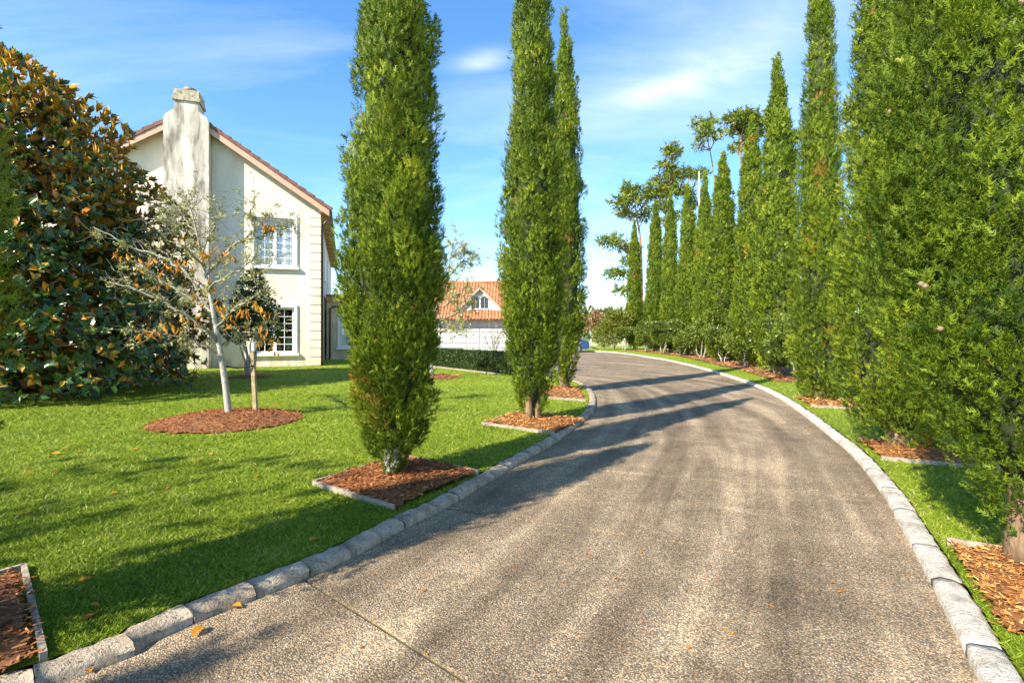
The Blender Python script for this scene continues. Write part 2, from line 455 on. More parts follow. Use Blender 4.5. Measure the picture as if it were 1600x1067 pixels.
# ------------------------------------------------------------------ layout lines of the drive
def arc_resample(pts, step):
    pts = [Vector((p[0], p[1])) for p in pts]; out = [pts[0].copy()]; acc = 0.0
    # Catmull-Rom through the points, then even spacing
    dense = []
    for i in range(len(pts) - 1):
        p0 = pts[max(i-1, 0)]; p1 = pts[i]; p2 = pts[i+1]; p3 = pts[min(i+2, len(pts)-1)]
        for k in range(12):
            t = k / 12
            dense.append(0.5 * ((2*p1) + (p2-p0)*t + (2*p0-5*p1+4*p2-p3)*t*t + (-p0+3*p1-3*p2+p3)*t*t*t))
    dense.append(pts[-1])
    last = dense[0]
    for q in dense[1:]:
        d = (q - last).length
        while acc + d >= step:
            r = (step - acc) / d; last = last.lerp(q, r); out.append(last.copy()); d = (q - last).length; acc = 0.0
        acc += d; last = q
    out.append(dense[-1]); return out
Lpx = [(116,1060),(216,1014),(320,966),(400,936),(480,902),(560,866),(640,822),(700,792),(760,756),(820,720),(868,692),(900,668),(924,648),(931,632),(929,618),(918,606),(899,597)]
Rpx = [(1530,1067),(1488,978),(1441,886),(1405,820),(1378,772),(1334,715),(1300,685),(1254,648),(1220,624),(1182,605),(1135,588),(1087,574),(1040,563),(1015,559),(990,555),(962,551.5)]
Lg = [G(*p).xy for p in Lpx]; Rg = [G(*p).xy for p in Rpx]
Lback = [Vector((-9.4,-7.0)), Vector((-5.6,-2.4)), Vector((-3.0,.42))]
Rback = [Vector((-6.0,-9.5)), Vector((-2.2,-4.6)), Vector((.35,-.45))]
Lend = [Vector((1.15,14.2)), Vector((.3,15.2)), Vector((-.9,16.8)), Vector((-2.6,19.2)), Vector((-3.6,21.5)), Vector((-4.6,25.5))]
Rend = [Vector((5.6,33.6)), Vector((4.3,34.8))]
Lall = arc_resample(Lback + Lg + Lend, .10); Rall = arc_resample(Rback + Rg + Rend, .10)
def offset(line, d):
    out = []
    for i, p in enumerate(line):
        t = (line[min(i+1, len(line)-1)] - line[max(i-1, 0)]).normalized()
        out.append(p + Vector((-t.y, t.x)) * d)
    return out
KW = 0.125
Lout, Rout = offset(Lall, KW), offset(Rall, -KW)
def sst(a, b, x):
    t = min(max((x - a) / (b - a), 0), 1); return t * t * (3 - 2 * t)
def dip(x, y): return -0.42 * sst(19, 38, y) * sst(4.5, -1.5, x)

# ------------------------------------------------------------------ ground, lawns
mb = MB()
gx = [-900,-400,-150,-60,-30,-20,-14,-10,-7,-5,-3,-1,1,3,5,8,12,20,40,100,300,900]
gy = [-300,-100,-40,-15,-5,5,12,18,22,26,30,34,38,42,50,60,80,120,200,400,800,1800]
for y in gy:
    for x in gx: mb.v.append((x, y, -.05 + dip(x, y)))
nx = len(gx)
for j in range(len(gy) - 1):
    for i in range(nx - 1): mb.f.append((j*nx+i, j*nx+i+1, (j+1)*nx+i+1, (j+1)*nx+i))
ground = mb.build('ground', M['field']); tag(ground, 'flat grassy land reaching to the horizon', 'ground', kind='structure')

LAWN_Z = 0.045
lawn_poly = [p for p in Lout] + [Vector((-6.5,27)), Vector((-60,40)), Vector((-60,-14)), Vector((-10.5,-9.0))]
verge_poly = [p for p in Rout] + [Vector((6.5,38)), Vector((7,47)), Vector((45,47)), Vector((45,-12)), Vector((-5,-12))]
def flat_poly(name, poly, z, mat):
    bm = bmesh.new(); vs = [bm.verts.new((p[0], p[1], z)) for p in poly]
    f = bm.faces.new(vs); f.normal_update()
    if f.normal.z < 0: f.normal_flip()
    bmesh.ops.triangulate(bm, faces=[f], ngon_method='EAR_CLIP')
    me = bpy.data.meshes.new(name); bm.to_mesh(me); bm.free(); return link_mesh(name, me, mat)
tag(flat_poly('lawn', lawn_poly, LAWN_Z, M['lawn']), 'mown front lawn between house and drive', 'lawn', kind='structure')
tag(flat_poly('verge', verge_poly, LAWN_Z, M['lawn']), 'grass verge outside the pale kerb', 'lawn', kind='structure')

# ------------------------------------------------------------------ driveway: slabs between joints
drive = tag(empty('driveway'), 'curving exposed aggregate driveway with joints between slabs', 'driveway', kind='structure')
def nearest(line, p):
    return min(range(len(line)), key=lambda i: (line[i] - Vector(p)).length)
joints = [((-5.6,-2.4), (-2.6,-5.2)), ((-3.0,.42), (.0,-1.0)), (G(480,902).xy, (1.05,.80)), (G(690,797).xy, (2.28,2.55)), (G(815,722).xy, (2.83,3.95)), ((1.02,7.35), (4.02,6.55)), ((1.5,10.2), (5.2,9.6)), ((1.56,13.1), (6.1,13.2))]
def slab(rows_l, rows_r, ncol, gap0, gap1, name, cum):
    """rows_l/rows_r: equal length lists of left and right edge points"""
    n = len(rows_l); me = bpy.data.meshes.new(name); V = []; Fc = []; UV = []
    c = cum
    for j in range(n):
        a, b = rows_l[j], rows_r[j]
        if j: c += ((rows_l[j] + rows_r[j]) * .5 - (rows_l[j-1] + rows_r[j-1]) * .5).length
        for i in range(ncol + 1):
            p = a.lerp(b, i / ncol); V.append((p.x, p.y, dip(p.x, p.y))); UV.append((i / ncol * (b - a).length, c))
    w = ncol + 1
    for j in range(n - 1):
        for i in range(ncol): Fc.append((j*w+i, j*w+i+1, (j+1)*w+i+1, (j+1)*w+i))
    # skirts down into the joints
    for row, flip in ((0, False), (n - 1, True)):
        base = len(V)
        for i in range(w):
            x, y, z = V[row*w+i]; V.append((x, y, z - .03)); UV.append(UV[row*w+i])
        for i in range(ncol):
            q = (row*w+i, base+i, base+i+1, row*w+i+1); Fc.append(q if not flip else q[::-1])
    me.from_pydata(V, [], Fc); u = me.uv_layers.new(name='UVMap')
    for lp in me.loops: u.data[lp.index].uv = UV[lp.vertex_index]
    return link_mesh(name, me, M['drive'], drive), c
cum = 0.0
for k in range(len(joints) - 1):
    i0, i1 = nearest(Lall, joints[k][0]), nearest(Lall, joints[k+1][0]); j0, j1 = nearest(Rall, joints[k][1]), nearest(Rall, joints[k+1][1])
    n = 14; rl, rr = [], []
    g = .012
    for s in range(n + 1):
        t = s / n
        def at(line, a, b):
            x = a + (b - a) * t; i = int(x); fr = x - i; i2 = min(i + 1, len(line) - 1); return line[i].lerp(line[i2], fr)
        rl.append(at(Lall, i0, i1)); rr.append(at(Rall, j0, j1))
    dl = (rl[1] - rl[0]).normalized() * g; dr = (rr[1] - rr[0]).normalized() * g
    rl[0] = rl[0] + dl; rr[0] = rr[0] + dr; rl[-1] = rl[-1] - (rl[-1]-rl[-2]).normalized() * g; rr[-1] = rr[-1] - (rr[-1]-rr[-2]).normalized() * g
    o, cum = slab(rl, rr, 10, 0, 0, 'slab', cum)
# turning court in front of the garage, past the last joint
i0, j0 = nearest(Lall, joints[-1][0]), nearest(Rall, joints[-1][1])
rl, rr = [], []
for s in range(25):
    t = s / 24
    rl.append(Lall[int(i0 + (len(Lall) - 1 - i0) * t)]); rr.append(Rall[int(j0 + (len(Rall) - 1 - j0) * t)])
rl[0] = rl[0] + Vector((0, .01)); rr[0] = rr[0] + Vector((0, .01))
o, cum = slab(rl, rr, 14, 0, 0, 'slab', cum)
rl2 = [rl[-1].lerp(Vector((-7.4, 40.9)), s / 6) for s in range(7)]; rr2 = [rr[-1].lerp(Vector((2.6, 40.9)), s / 6) for s in range(7)]
rl2[0] = rl2[0] + Vector((0, .012)); rr2[0] = rr2[0] + Vector((0, .012))
slab(rl2, rr2, 14, 0, 0, 'slab', cum)
mb = MB()
sub_l = [p for i, p in enumerate(Lall) if i % 4 == 0 and p.y < 14.5]; sub_r = [p for i, p in enumerate(Rall) if i % 4 == 0 and p.y < 14.5]
nn = min(len(sub_l), len(sub_r))
for k in range(nn):
    a = sub_l[int(k * (len(sub_l) - 1) / (nn - 1))]; b = sub_r[int(k * (len(sub_r) - 1) / (nn - 1))]
    mb.v += [(a.x, a.y, -.013), (b.x, b.y, -.013)]
    if k: mb.f.append((2*k-2, 2*k-1, 2*k+1, 2*k))
mb.build('joint_bed', M['joint'], drive)

# ------------------------------------------------------------------ kerbs: separate stones
def kerb(name, label, line, side, lengths, mat, y_max, rng, h=.054):
    root = tag(empty(name), label, 'kerb', kind='structure')
    prof = [(0, -.03), (.0, .030), (.012, h*.82), (.035, h), (.085, h*1.02), (.112, h*.88), (KW, h*.62), (KW, -.03)]
    i = 0; cnt = 0; far = MB()
    cumlen = [0.0]
    for a, b in zip(line, line[1:]): cumlen.append(cumlen[-1] + (b - a).length)
    def at(s):
        k = min(max(np.searchsorted(cumlen, s) - 1, 0), len(line) - 2); t = (s - cumlen[k]) / max(cumlen[k+1] - cumlen[k], 1e-6)
        p = line[k].lerp(line[k+1], min(max(t, 0), 1)); d = (line[min(k+2, len(line)-1)] - line[max(k-1, 0)]).normalized(); return p, d
    s = 0.0; total = cumlen[-1]
    while s < total - .1:
        L = min(lengths * rng.uniform(.78, 1.25), total - s); gap = (.0022 if side > 0 else .0012) * rng.uniform(.4, 1.8)
        q_ = 1.0 if side > 0 else .35; tilt = q_ * rng.uniform(-.006, .006); sh = q_ * rng.uniform(-.005, .005); dz = q_ * rng.uniform(-.004, .005)
        p, d = at(s + L / 2)
        tgt = MB() if (p.y < y_max and p.y > -3 and cnt < 290) else far
        n0 = len(tgt.v); steps = max(4, int(L / .05))
        for q in range(steps + 1):
            t = q / steps; p, d = at(s + gap + (L - 2 * gap) * t); nrm = Vector((-d.y, d.x)) * side
            end = rng.uniform(.90, .99) if q in (0, steps) else 1.0
            for (a, z) in prof:
                jit = rng.uniform(-.005, .005) if z > 0 else 0
                zz = (z * end if z > 0 else z) + dz + tilt * (t - .5) + jit + dip(p.x, p.y)
                w = p + nrm * (a + sh + (jit if z > 0 else 0)); tgt.v.append((w.x, w.y, zz))
        m = len(prof)
        for q in range(steps):
            for e in range(m - 1):
                f = (n0+q*m+e, n0+q*m+e+1, n0+(q+1)*m+e+1, n0+(q+1)*m+e); tgt.f.append(f if side > 0 else f[::-1])
        tgt.f.append(tuple(n0 + e for e in range(m))); tgt.f.append(tuple(n0 + steps*m + e for e in range(m-1, -1, -1)))
        if tgt is not far: tgt.build('kerb_stone', mat, root, True); cnt += 1
        s += L
    if far.v: tag(far.build('kerb_run', mat, root, True), kind='stuff')
    return root
rk = random.Random(5)
kerb('kerb_left', 'weathered stone kerb along the lawn side of the drive', Lall, 1, .27, M['kerb'], 15, rk)
kerb('kerb_right', 'pale concrete kerb along the verge side of the drive', Rall, -1, .62, M['kerb_pale'], 33, rk, .048)

# ------------------------------------------------------------------ mulch beds
rng = np.random.default_rng(11)
def chip_tmpl():
    V = [(-.13,0,0),(.11,.05,0),(.06,1,.03),(-.1,.9,.04),(.0,.45,.13)]
    T = [(0,1,4),(1,2,4),(2,3,4),(3,0,4)]
    return np.array(V, float), np.array(T)
CHIP = chip_tmpl()
BEDS = []
def mound(poly, hfun, n):
    """heightfield triangles over polygon by grid"""
    xs = [p[0] for p in poly]; ys = [p[1] for p in poly]
    gx = np.linspace(min(xs), max(xs), n); gy = np.linspace(min(ys), max(ys), n)
    X, Y = np.meshgrid(gx, gy); pts = np.stack([X.ravel(), Y.ravel()], 1); ins = in_poly(pts, poly)
    Z = hfun(pts); V = np.concatenate([pts, Z[:, None]], 1); T = []
    for j in range(n - 1):
        for i in range(n - 1):
            a, b, c, d = j*n+i, j*n+i+1, (j+1)*n+i+1, (j+1)*n+i
            if ins[a] and ins[b] and ins[c]: T.append((a, b, c))
            if ins[a] and ins[c] and ins[d]: T.append((a, c, d))
    return V, np.array(T)
def chips(poly, hfun, n, size, mat, parent, name='mulch'):
    xs = [p[0] for p in poly]; ys = [p[1] for p in poly]; pts = np.zeros((0, 2))
    while len(pts) < n:
        q = np.stack([rng.uniform(min(xs), max(xs), n), rng.uniform(min(ys), max(ys), n)], 1); pts = np.concatenate([pts, q[in_poly(q, poly)]])
    pts = pts[:n]; z = hfun(pts) + rng.uniform(-.004, .016, n)
    pos = np.concatenate([pts, z[:, None]], 1)
    an = rng.uniform(0, 2*math.pi, n); ax = np.stack([np.cos(an), np.sin(an), rng.normal(0, .28, n)], 1)
    V, T, m = scatter(pos, ax, CHIP, size * rng.uniform(.35, 1.5, n), rng, np.tile([0, 0, 1.0], (n, 1)))
    o = np_mesh(name, V, T, mat, parent, np.repeat(rng.uniform(0, 1, n) , m)); tag(o, kind='stuff'); return o
def bed(label, poly, edges, n, size, mat, height=.05, planks=True, plank_z=.085):
    c = sum((Vector((p[0], p[1])) for p in poly), Vector((0, 0))) / len(poly)
    root = tag(empty('mulch_bed', (0, 0, 0)), label, 'mulch bed', 'mulch beds around the trees')
    rad = max((Vector((p[0], p[1])) - c).length for p in poly)
    def hf(pts):
        d = np.hypot(pts[:, 0] - c.x, pts[:, 1] - c.y) / rad
        return LAWN_Z + .008 + height * np.clip(1 - d * d, 0, 1) + .008 * np.sin(pts[:, 0] * 23) * np.cos(pts[:, 1] * 19)
    V, T = mound(poly, hf, 34)
    if len(T): np_mesh('soil', V, T, M['soil'], root, smooth=True)
    chips(poly, hf, n, size, mat, root)
    for (a, b) in edges:
        a, b = Vector((a[0], a[1], 0)), Vector((b[0], b[1], 0)); t = (b - a).normalized(); nn = Vector((-t.y, t.x, 0)) * .011
        m = MB(); m.prism([a - nn + Vector((0,0,-.03)), b - nn + Vector((0,0,-.03)), b + nn + Vector((0,0,-.03)), a + nn + Vector((0,0,-.03))], (0, 0, plank_z + .03))
        m.build('edging_plank', M['timber'], root)
    BEDS.append(poly); return root
def quad(*p): return [Vector((a[0], a[1])) for a in p]
b1 = quad((-1.57,4.05), (-.80,3.47), (-.29,4.36), (-1.06,4.93))
bed('square mulch bed under the widest cypress, edged with timber', b1, [(b1[0], b1[1]), (b1[0], b1[3]), (b1[3], b1[2])], 4200, .032, M['mulch_dark'])
b2 = quad((-.39,6.71), (.50,6.05), (.98,7.0), (.12,7.72))
bed('square mulch bed under the second lawn cypress from the front', b2, [(b2[0], b2[1]), (b2[0], b2[3])], 1700, .045, M['mulch'])
b3 = quad((.35,9.5), (1.30,9.0), (1.44,11.1), (.55,11.6))
bed('mulch bed under the farthest lawn cypress inside the kerb curve', b3, [(b3[0], b3[1])], 1000, .055, M['mulch'])
b0 = quad((-2.48,2.6), (-1.72,1.88), (-2.25,1.0), (-3.02,1.75))
bed('mulch bed cut off by the bottom left corner of the picture', b0, [(b0[0], b0[1]), (b0[3], b0[0])], 3600, .028, M['mulch_dark'], plank_z=.08)
c1 = quad((2.48,2.92), (1.96,2.05), (2.8,1.55), (3.3,2.42))
bed('sunny mulch bed under the nearest cypress on the verge', c1, [(c1[0], c1[3])], 6500, .025, M['mulch'])
c2 = quad((3.88,5.75), (3.50,4.85), (4.3,4.45), (4.7,5.35))
bed('mulch bed under the second verge cypress from the front', c2, [(c2[1], c2[2]), (c2[0], c2[3])], 2200, .033, M['mulch'])
c3 = quad((5.30,9.6), (4.84,8.3), (5.7,7.9), (6.15,9.2))
bed('mulch bed under the third verge cypress, before the shrubs begin', c3, [(c3[1], c3[2])], 700, .07, M['mulch'])
strip_px = [(1249,600),(1187,581),(1145,572.5),(1110,564.5),(1075,557),(1040,553),(1000,549),(972,547)]
near = [G(px, py, LAWN_Z).xy + Vector((-.42, .12)) for px, py in strip_px]
far_ = [p + Vector((3.2, -.4)) for p in near]
strip = near + far_[::-1]
bed('long mulch strip under the shrubs along the verge', strip, [], 5000, .09, M['mulch'], .03)
def disc(cx, cy, r, ry=None): return [Vector((cx + r * math.cos(a), cy + (ry or r) * math.sin(a))) for a in np.linspace(0, 2*math.pi, 26)[:-1]]
TREE_P = Vector((-3.87, 7.0))
d1 = disc(TREE_P.x, TREE_P.y, .96); bed('round mound of bark mulch around the staked small tree', d1, [], 5000, .034, M['mulch_dark'], .12)
SH_P = Vector((-7.1, 13.9))
d2 = disc(SH_P.x, SH_P.y, .55); bed('small dark mulch ring under the shrub by the house', d2, [], 300, .06, M['mulch_dark'], .05)
LT_P = Vector((-2.15, 13.8))
d3 = disc(LT_P.x + .1, LT_P.y, .72); bed('round mulch ring on the lawn in front of the hedge', d3, [], 400, .07, M['mulch_dark'], .06)

# ------------------------------------------------------------------ grass blades
def grass(name, label, poly, n, ymin, ymax, xmax, seed):
    rg = np.random.default_rng(seed)
    # density falls with distance: uniform in 1/y
    inv = rg.uniform(1 / ymax, 1 / ymin, n); y = 1 / inv; x = rg.uniform(-1.06, 1.06, n) * y
    pts = np.stack([x, y], 1); keep = in_poly(pts, poly) & (np.abs(x) < xmax)
    for b in BEDS: keep &= ~in_poly(pts, b)
    pts = pts[keep]; n = len(pts); y = pts[:, 1]
    sc = .026 * np.sqrt(np.maximum(y, 2.2) / 2.2) * rg.uniform(.6, 1.35, n)
    an = rg.uniform(0, 2*math.pi, n); ax = np.stack([np.cos(an), np.sin(an), rg.uniform(.25, 1.3, n)], 1)
    tm = (BLADE[0] * np.array([1.35, 1, 1]), BLADE[1])
    V, T, m = scatter(np.concatenate([pts, np.full((n, 1), LAWN_Z - .002)], 1), ax, tm, sc, rg)
    # wider blades further off so that they still cover
    tint = np.clip(rg.beta(2.2, 2.2, n) + .0, 0, 1)
    tint = np.where(rg.uniform(size=n) < .09, 1.1, tint)
    o = np_mesh(name, V, T, M['grass'], None, np.repeat(tint, m)); tag(o, label, 'grass', kind='stuff')
grass('lawn_grass', 'short grass blades of the front lawn', lawn_poly, 540000, 1.55, 19, 16, 3)
grass('verge_grass', 'short grass blades of the verge beside the pale kerb', verge_poly, 330000, 1.5, 24, 14, 4)

# ------------------------------------------------------------------ cypresses
def prof_fn(stops):
    xs = [s[0] for s in stops]; ys = [s[1] for s in stops]
    return lambda u: np.interp(u, xs, ys)
PROF = prof_fn([(0,.18),(.02,.3),(.05,.58),(.10,.82),(.18,.97),(.26,1),(.36,.98),(.5,.87),(.65,.70),(.8,.47),(.91,.25),(.97,.10),(1,.01)])
PROF_LOW = prof_fn([(0,.45),(.02,.7),(.06,.88),(.12,1),(.22,1),(.32,.9),(.45,.74),(.6,.58),(.75,.42),(.88,.22),(1,.01)])
PROF_FAR = prof_fn([(0,.6),(.05,.85),(.2,1),(.45,.94),(.67,.74),(.82,.50),(.93,.24),(1,.01)])
PROF_T1 = prof_fn([(0,.2),(.03,.42),(.06,.52),(.10,.64),(.15,.77),(.21,.90),(.30,1),(.38,.99),(.46,.9),(.55,.81),(.65,.71),(.75,.58),(.85,.40),(.93,.21),(1,.01)])
PROF_R1 = prof_fn([(0,.1),(.05,.55),(.09,.8),(.14,.97),(.22,1),(.36,1.0),(.5,.9),(.65,.72),(.8,.5),(.91,.26),(1,.01)])
def cypress_crown(name, H, Rm, prof, h0, nplume, per, size, tmpl, mat, parent, seed, plume_len=.42, plume_w=.12, cut=None, back=None):
    rg = np.random.default_rng(seed)
    # plume feet on the hull, by area
    u = rg.uniform(0, 1, nplume * 4); w = prof(u) + .06
    u = u[rg.uniform(size=len(u)) < w / w.max()][:nplume]; n = len(u)
    if cut is not None:
        keep = (u * H < cut) | (rg.uniform(size=n) < .3); u = u[keep]; n = len(u)
    th = rg.uniform(0, 2*math.pi, n); r = prof(u) * Rm
    lob = 1 + .07 * np.sin(3 * th + seed + u * 9) + .05 * np.sin(5 * th - u * 21 + seed * 2)
    out = np.stack([np.cos(th), np.sin(th), np.zeros(n)], 1)
    L = plume_len * rg.uniform(.6, 1.3, n) * np.clip(1.15 - u * .4, .4, 1); W = plume_w * rg.uniform(.7, 1.35, n) * np.clip(prof(u) * 1.6, .35, 1)
    rr = np.maximum(r * lob * rg.uniform(.80, 1.06, n) - W * .75, 0.0)
    foot = out * rr[:, None]; foot[:, 2] = h0 + u * (H - h0) - L * .45
    slope = np.clip((.28 - u) * 1.3, -.12, .35)
    ax = unit(np.stack([np.zeros(n), np.zeros(n), np.ones(n)], 1) + out * (slope + rg.uniform(-.05, .18, n))[:, None] + rg.normal(0, .09, (n, 3)))
    idx = np.repeat(np.arange(n), per); k = len(idx)
    s = rg.uniform(0, 1, k) ** .85; ph = rg.uniform(0, 2*math.pi, k)
    tang = np.stack([-np.sin(th), np.cos(th), np.zeros(n)], 1); e2 = np.cross(ax, tang)
    prad = W[idx] * np.sin(math.pi * (s * .84 + .14)) ** .7
    radial = tang[idx] * np.cos(ph)[:, None] + e2[idx] * np.sin(ph)[:, None]
    facing = (radial * out[idx]).sum(1)
    pos = foot[idx] + ax[idx] * (s * L[idx])[:, None] + radial * (prad * rg.uniform(.75, 1.05, k))[:, None]
    keep = (facing > -.45) & (pos[:, 2] > .06) & (pos[:, 2] < H * 1.01)
    if back is not None:                                   # thinner foliage on the side no viewpoint near the drive can see
        b = (out[idx] @ np.array([back[0], back[1], 0.0])) / math.hypot(*back); keep &= (b < .30) | (rg.uniform(size=k) < .30)
    pos, idx2, radial, s = pos[keep], idx[keep], radial[keep], s[keep]; k = len(pos)
    d = ax[idx2] * .85 + radial * .42 + rg.normal(0, .30, (k, 3))
    V, T, m = scatter(pos, d, tmpl, size * rg.uniform(.65, 1.3, k), rg, radial * .9 + out[idx2] * .35)
    tp = rg.normal(0, .13, n); tint = .42 + tp[idx2] + rg.normal(0, .14, k) + (s - .5) * .16
    brown = rg.uniform(size=k) < .003; patch = rg.uniform(size=n) < .006
    tint = np.clip(tint, 0, .86); tint[brown | patch[idx2]] = 1.2
    o = np_mesh(name, V, T, mat, parent, np.repeat(tint, m)); tag(o, kind='stuff')
    return o
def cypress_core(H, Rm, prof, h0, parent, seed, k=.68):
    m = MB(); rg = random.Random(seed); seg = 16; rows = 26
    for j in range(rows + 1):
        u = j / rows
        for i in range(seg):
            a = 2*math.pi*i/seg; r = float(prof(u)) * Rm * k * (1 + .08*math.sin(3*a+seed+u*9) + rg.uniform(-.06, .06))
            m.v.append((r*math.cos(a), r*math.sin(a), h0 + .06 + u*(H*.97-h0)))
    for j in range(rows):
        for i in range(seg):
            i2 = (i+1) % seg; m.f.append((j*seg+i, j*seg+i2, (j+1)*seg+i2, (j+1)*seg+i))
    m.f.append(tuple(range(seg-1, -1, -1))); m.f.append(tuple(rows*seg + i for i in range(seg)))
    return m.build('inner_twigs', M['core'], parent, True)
def cypress_trunk(h0, r, parent, seed, mat='bark', lean=(0, 0), stems=1):
    rg = random.Random(seed); m = MB()
    for k in range(stems):
        a = 2*math.pi*k/max(stems,1) + seed; off = Vector((math.cos(a), math.sin(a), 0)) * (r * .9 if stems > 1 else 0)
        pts = []; rr = []
        for j in range(9):
            t = j / 8; z = t * (h0 + .9)
            pts.append(off * (1 + t*.4) + Vector((lean[0]*(1-t) + rg.uniform(-.006,.006), lean[1]*(1-t) + rg.uniform(-.006,.006), z))); rr.append(r * (1.45 - .55 * min(t*3, 1) - .25*t) * (1 if stems == 1 else .62))
        m.tube(pts, rr, 11)
    return m.build('trunk', M[mat], parent, True)
CYG_L, CYG_R = 'cypresses lining the lawn side of the drive', 'cypresses lining the verge side of the drive'
def cypress(label, loc, H, Rm, prof, h0, nplume, per, size, tmpl, matk, seed, trunk_r=.05, group=None, bark_='bark', stems=1, **kw):
    root = tag(empty('cypress_tree', (loc[0], loc[1], LAWN_Z)), label, 'cypress tree', group)
    cypress_trunk(h0 + .15, trunk_r, root, seed, bark_, stems=stems)
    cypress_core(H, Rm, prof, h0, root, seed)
    cypress_crown('crown', H, Rm, prof, h0, nplume, per, size, tmpl, M[matk], root, seed, back=(None if tmpl is FERN_FAR else loc), **kw)
    return root
T1 = cypress('broad dark cypress with pale trunk, nearest whole tree on the lawn side', (-.985,4.28), 5.9, .395, PROF_T1, .12, 540, 212, .048, FERN_MID, 'cypress', 1, .07, CYG_L, 'bark_grey', 1, plume_len=.38, plume_w=.100)
T2 = cypress('second lawn cypress, orange stems showing at its foot', (.27,6.95), 7.3, .415, PROF_T1, .13, 520, 134, .058, FERN_MID, 'cypress', 2, .07, CYG_L, 'bark', 3, plume_len=.40, plume_w=.107)
T3 = cypress('farthest lawn cypress with pointed tip, half hidden behind another', (1.10,10.8), 7.95, .46, PROF_T1, .22, 480, 104, .068, FERN_MID, 'cypress', 3, .09, CYG_L, 'bark', 1, plume_len=.43, plume_w=.115)
T0 = cypress('cypress cut off by the left edge of the picture', (-2.46,1.82), 4.2, .49, PROF_T1, .30, 420, 80, .055, FERN_MID, 'cypress', 4, .06, CYG_L)
Tm = cypress('short young cypress of the lawn row behind the viewpoint', (-4.15,-.95), 3.2, .34, PROF_T1, .2, 150, 40, .08, FERN_MID, 'cypress', 5, .05, CYG_L)
R1 = cypress('huge feathery cypress filling the right edge of the picture', (2.62,2.62), 8.4, .60, PROF_R1, .36, 900, 145, .056, FERN_FINE, 'cypress_fine', 6, .062, CYG_R, plume_len=.46, plume_w=.135, cut=4.2)
R2 = cypress('second verge cypress, partly behind the huge feathery one', (3.98,5.3), 9.0, .50, PROF_LOW, .16, 680, 110, .064, FERN_MID, 'cypress', 7, .08, CYG_R, plume_len=.50, plume_w=.14)
R3 = cypress('third verge cypress, rising out of frame above its own mulch bed', (5.42,9.0), 9.3, .44, PROF_LOW, .16, 560, 92, .074, FERN_MID, 'cypress', 8, .08, CYG_R, plume_len=.50, plume_w=.14)
Rh = cypress('tallest fully visible verge cypress with pointed tip near top edge', (7.65,14.75), 9.1, .55, PROF_FAR, .2, 620, 50, .11, FERN_FAR, 'cypress', 9, .09, CYG_R, plume_len=.55, plume_w=.15)
Rg_ = cypress('slim verge cypress in front of the big orange pine crown', (8.5,18.1), 8.7, .60, PROF_FAR, .2, 620, 50, .115, FERN_FAR, 'cypress', 10, .09, CYG_R, plume_len=.55, plume_w=.15)
far_spec = [((8.7,21.1), 8.5, 1.06, 'broad verge cypress left of the one before the orange pine crown'), ((9.0,23.9), 8.65, .86, 'narrow verge cypress hidden at right by a broader one'), ((9.3,27.0), 8.9, .98, 'fourth verge cypress from the far end of the row'), ((9.4,30.4), 9.35, .94, 'third verge cypress from the far end of the row'), ((9.4,33.6), 9.75, 1.0, 'second verge cypress from the far end of the row'), ((8.9,37.2), 9.35, 1.0, 'last verge cypress at the far end of the row')]
for i, (loc, H, ws, label) in enumerate(far_spec):
    src, h = (Rh, 9.1) if i % 2 else (Rg_, 8.7)
    c = dup(src); c.location = (loc[0], loc[1], LAWN_Z); c.rotation_euler = (0, 0, 1.3 + i * 1.9); c.scale = (ws * 1.02, ws * 1.02, H / h); c['label'] = label
# a few cones on the near cypress
rc = random.Random(8)
cone_me = None
for k in range(16):
    u = rc.uniform(.1, .5); a = math.atan2(-2.62, -2.62) + rc.uniform(-1.2, 1.2); r = .62 * float(PROF_R1(u)) * 1.02
    if cone_me is None:
        bm = bmesh.new(); bmesh.ops.create_icosphere(bm, subdivisions=2, radius=.014)
        for v in bm.verts: v.co *= 1 + .10 * math.sin(v.co.x * 400) * math.cos(v.co.z * 380)
        cone_me = bpy.data.meshes.new('cone'); bm.to_mesh(cone_me); bm.free(); cone_me.materials.append(M['cone'])
    o = bpy.data.objects.new('cone', cone_me); col.objects.link(o); o.parent = R1; o.location = (r*math.cos(a), r*math.sin(a), .36 + u*8.0)

# ------------------------------------------------------------------ generic foliage clouds
def cloud(blobs, per_area, size, tmpl, seed, shell=.45, up=.35):
    """leaf positions and axes through ellipsoid blobs (c, (rx,ry,rz)), denser to the outside"""
    rg = np.random.default_rng(seed); Ps, As = [], []
    for c, r in blobs:
        r = np.array(r, float); n = max(8, int(per_area * 4 * math.pi * ((r[0]*r[1])**1.6/3 + (r[0]*r[2])**1.6/3 + (r[1]*r[2])**1.6/3) ** (1/1.6)))
        d = unit(rg.normal(size=(n, 3))); k = (1 - shell * rg.uniform(0, 1, n) ** 1.5)[:, None]
        Ps.append(np.array(c) + d * r * k); As.append(d + np.array([0, 0, up]) + rg.normal(0, .5, (n, 3)))
    return np.concatenate(Ps), np.concatenate(As)
def foliage(name, blobs, per_area, size, tmpl, mat, parent, seed, shell=.45, base=.42, spread=.18, zmin=None, up=.35):
    Pp, A = cloud(blobs, per_area, size, tmpl, seed, shell, up); rg = np.random.default_rng(seed + 99)
    if zmin is not None: k = Pp[:, 2] > zmin; Pp, A = Pp[k], A[k]
    n = len(Pp); V, T, m = scatter(Pp, A, tmpl, size * rg.uniform(.6, 1.35, n), rg)
    o = np_mesh(name, V, T, mat, parent, np.repeat(np.clip(base + rg.normal(0, spread, n), 0, 1), m)); tag(o, kind='stuff'); return o

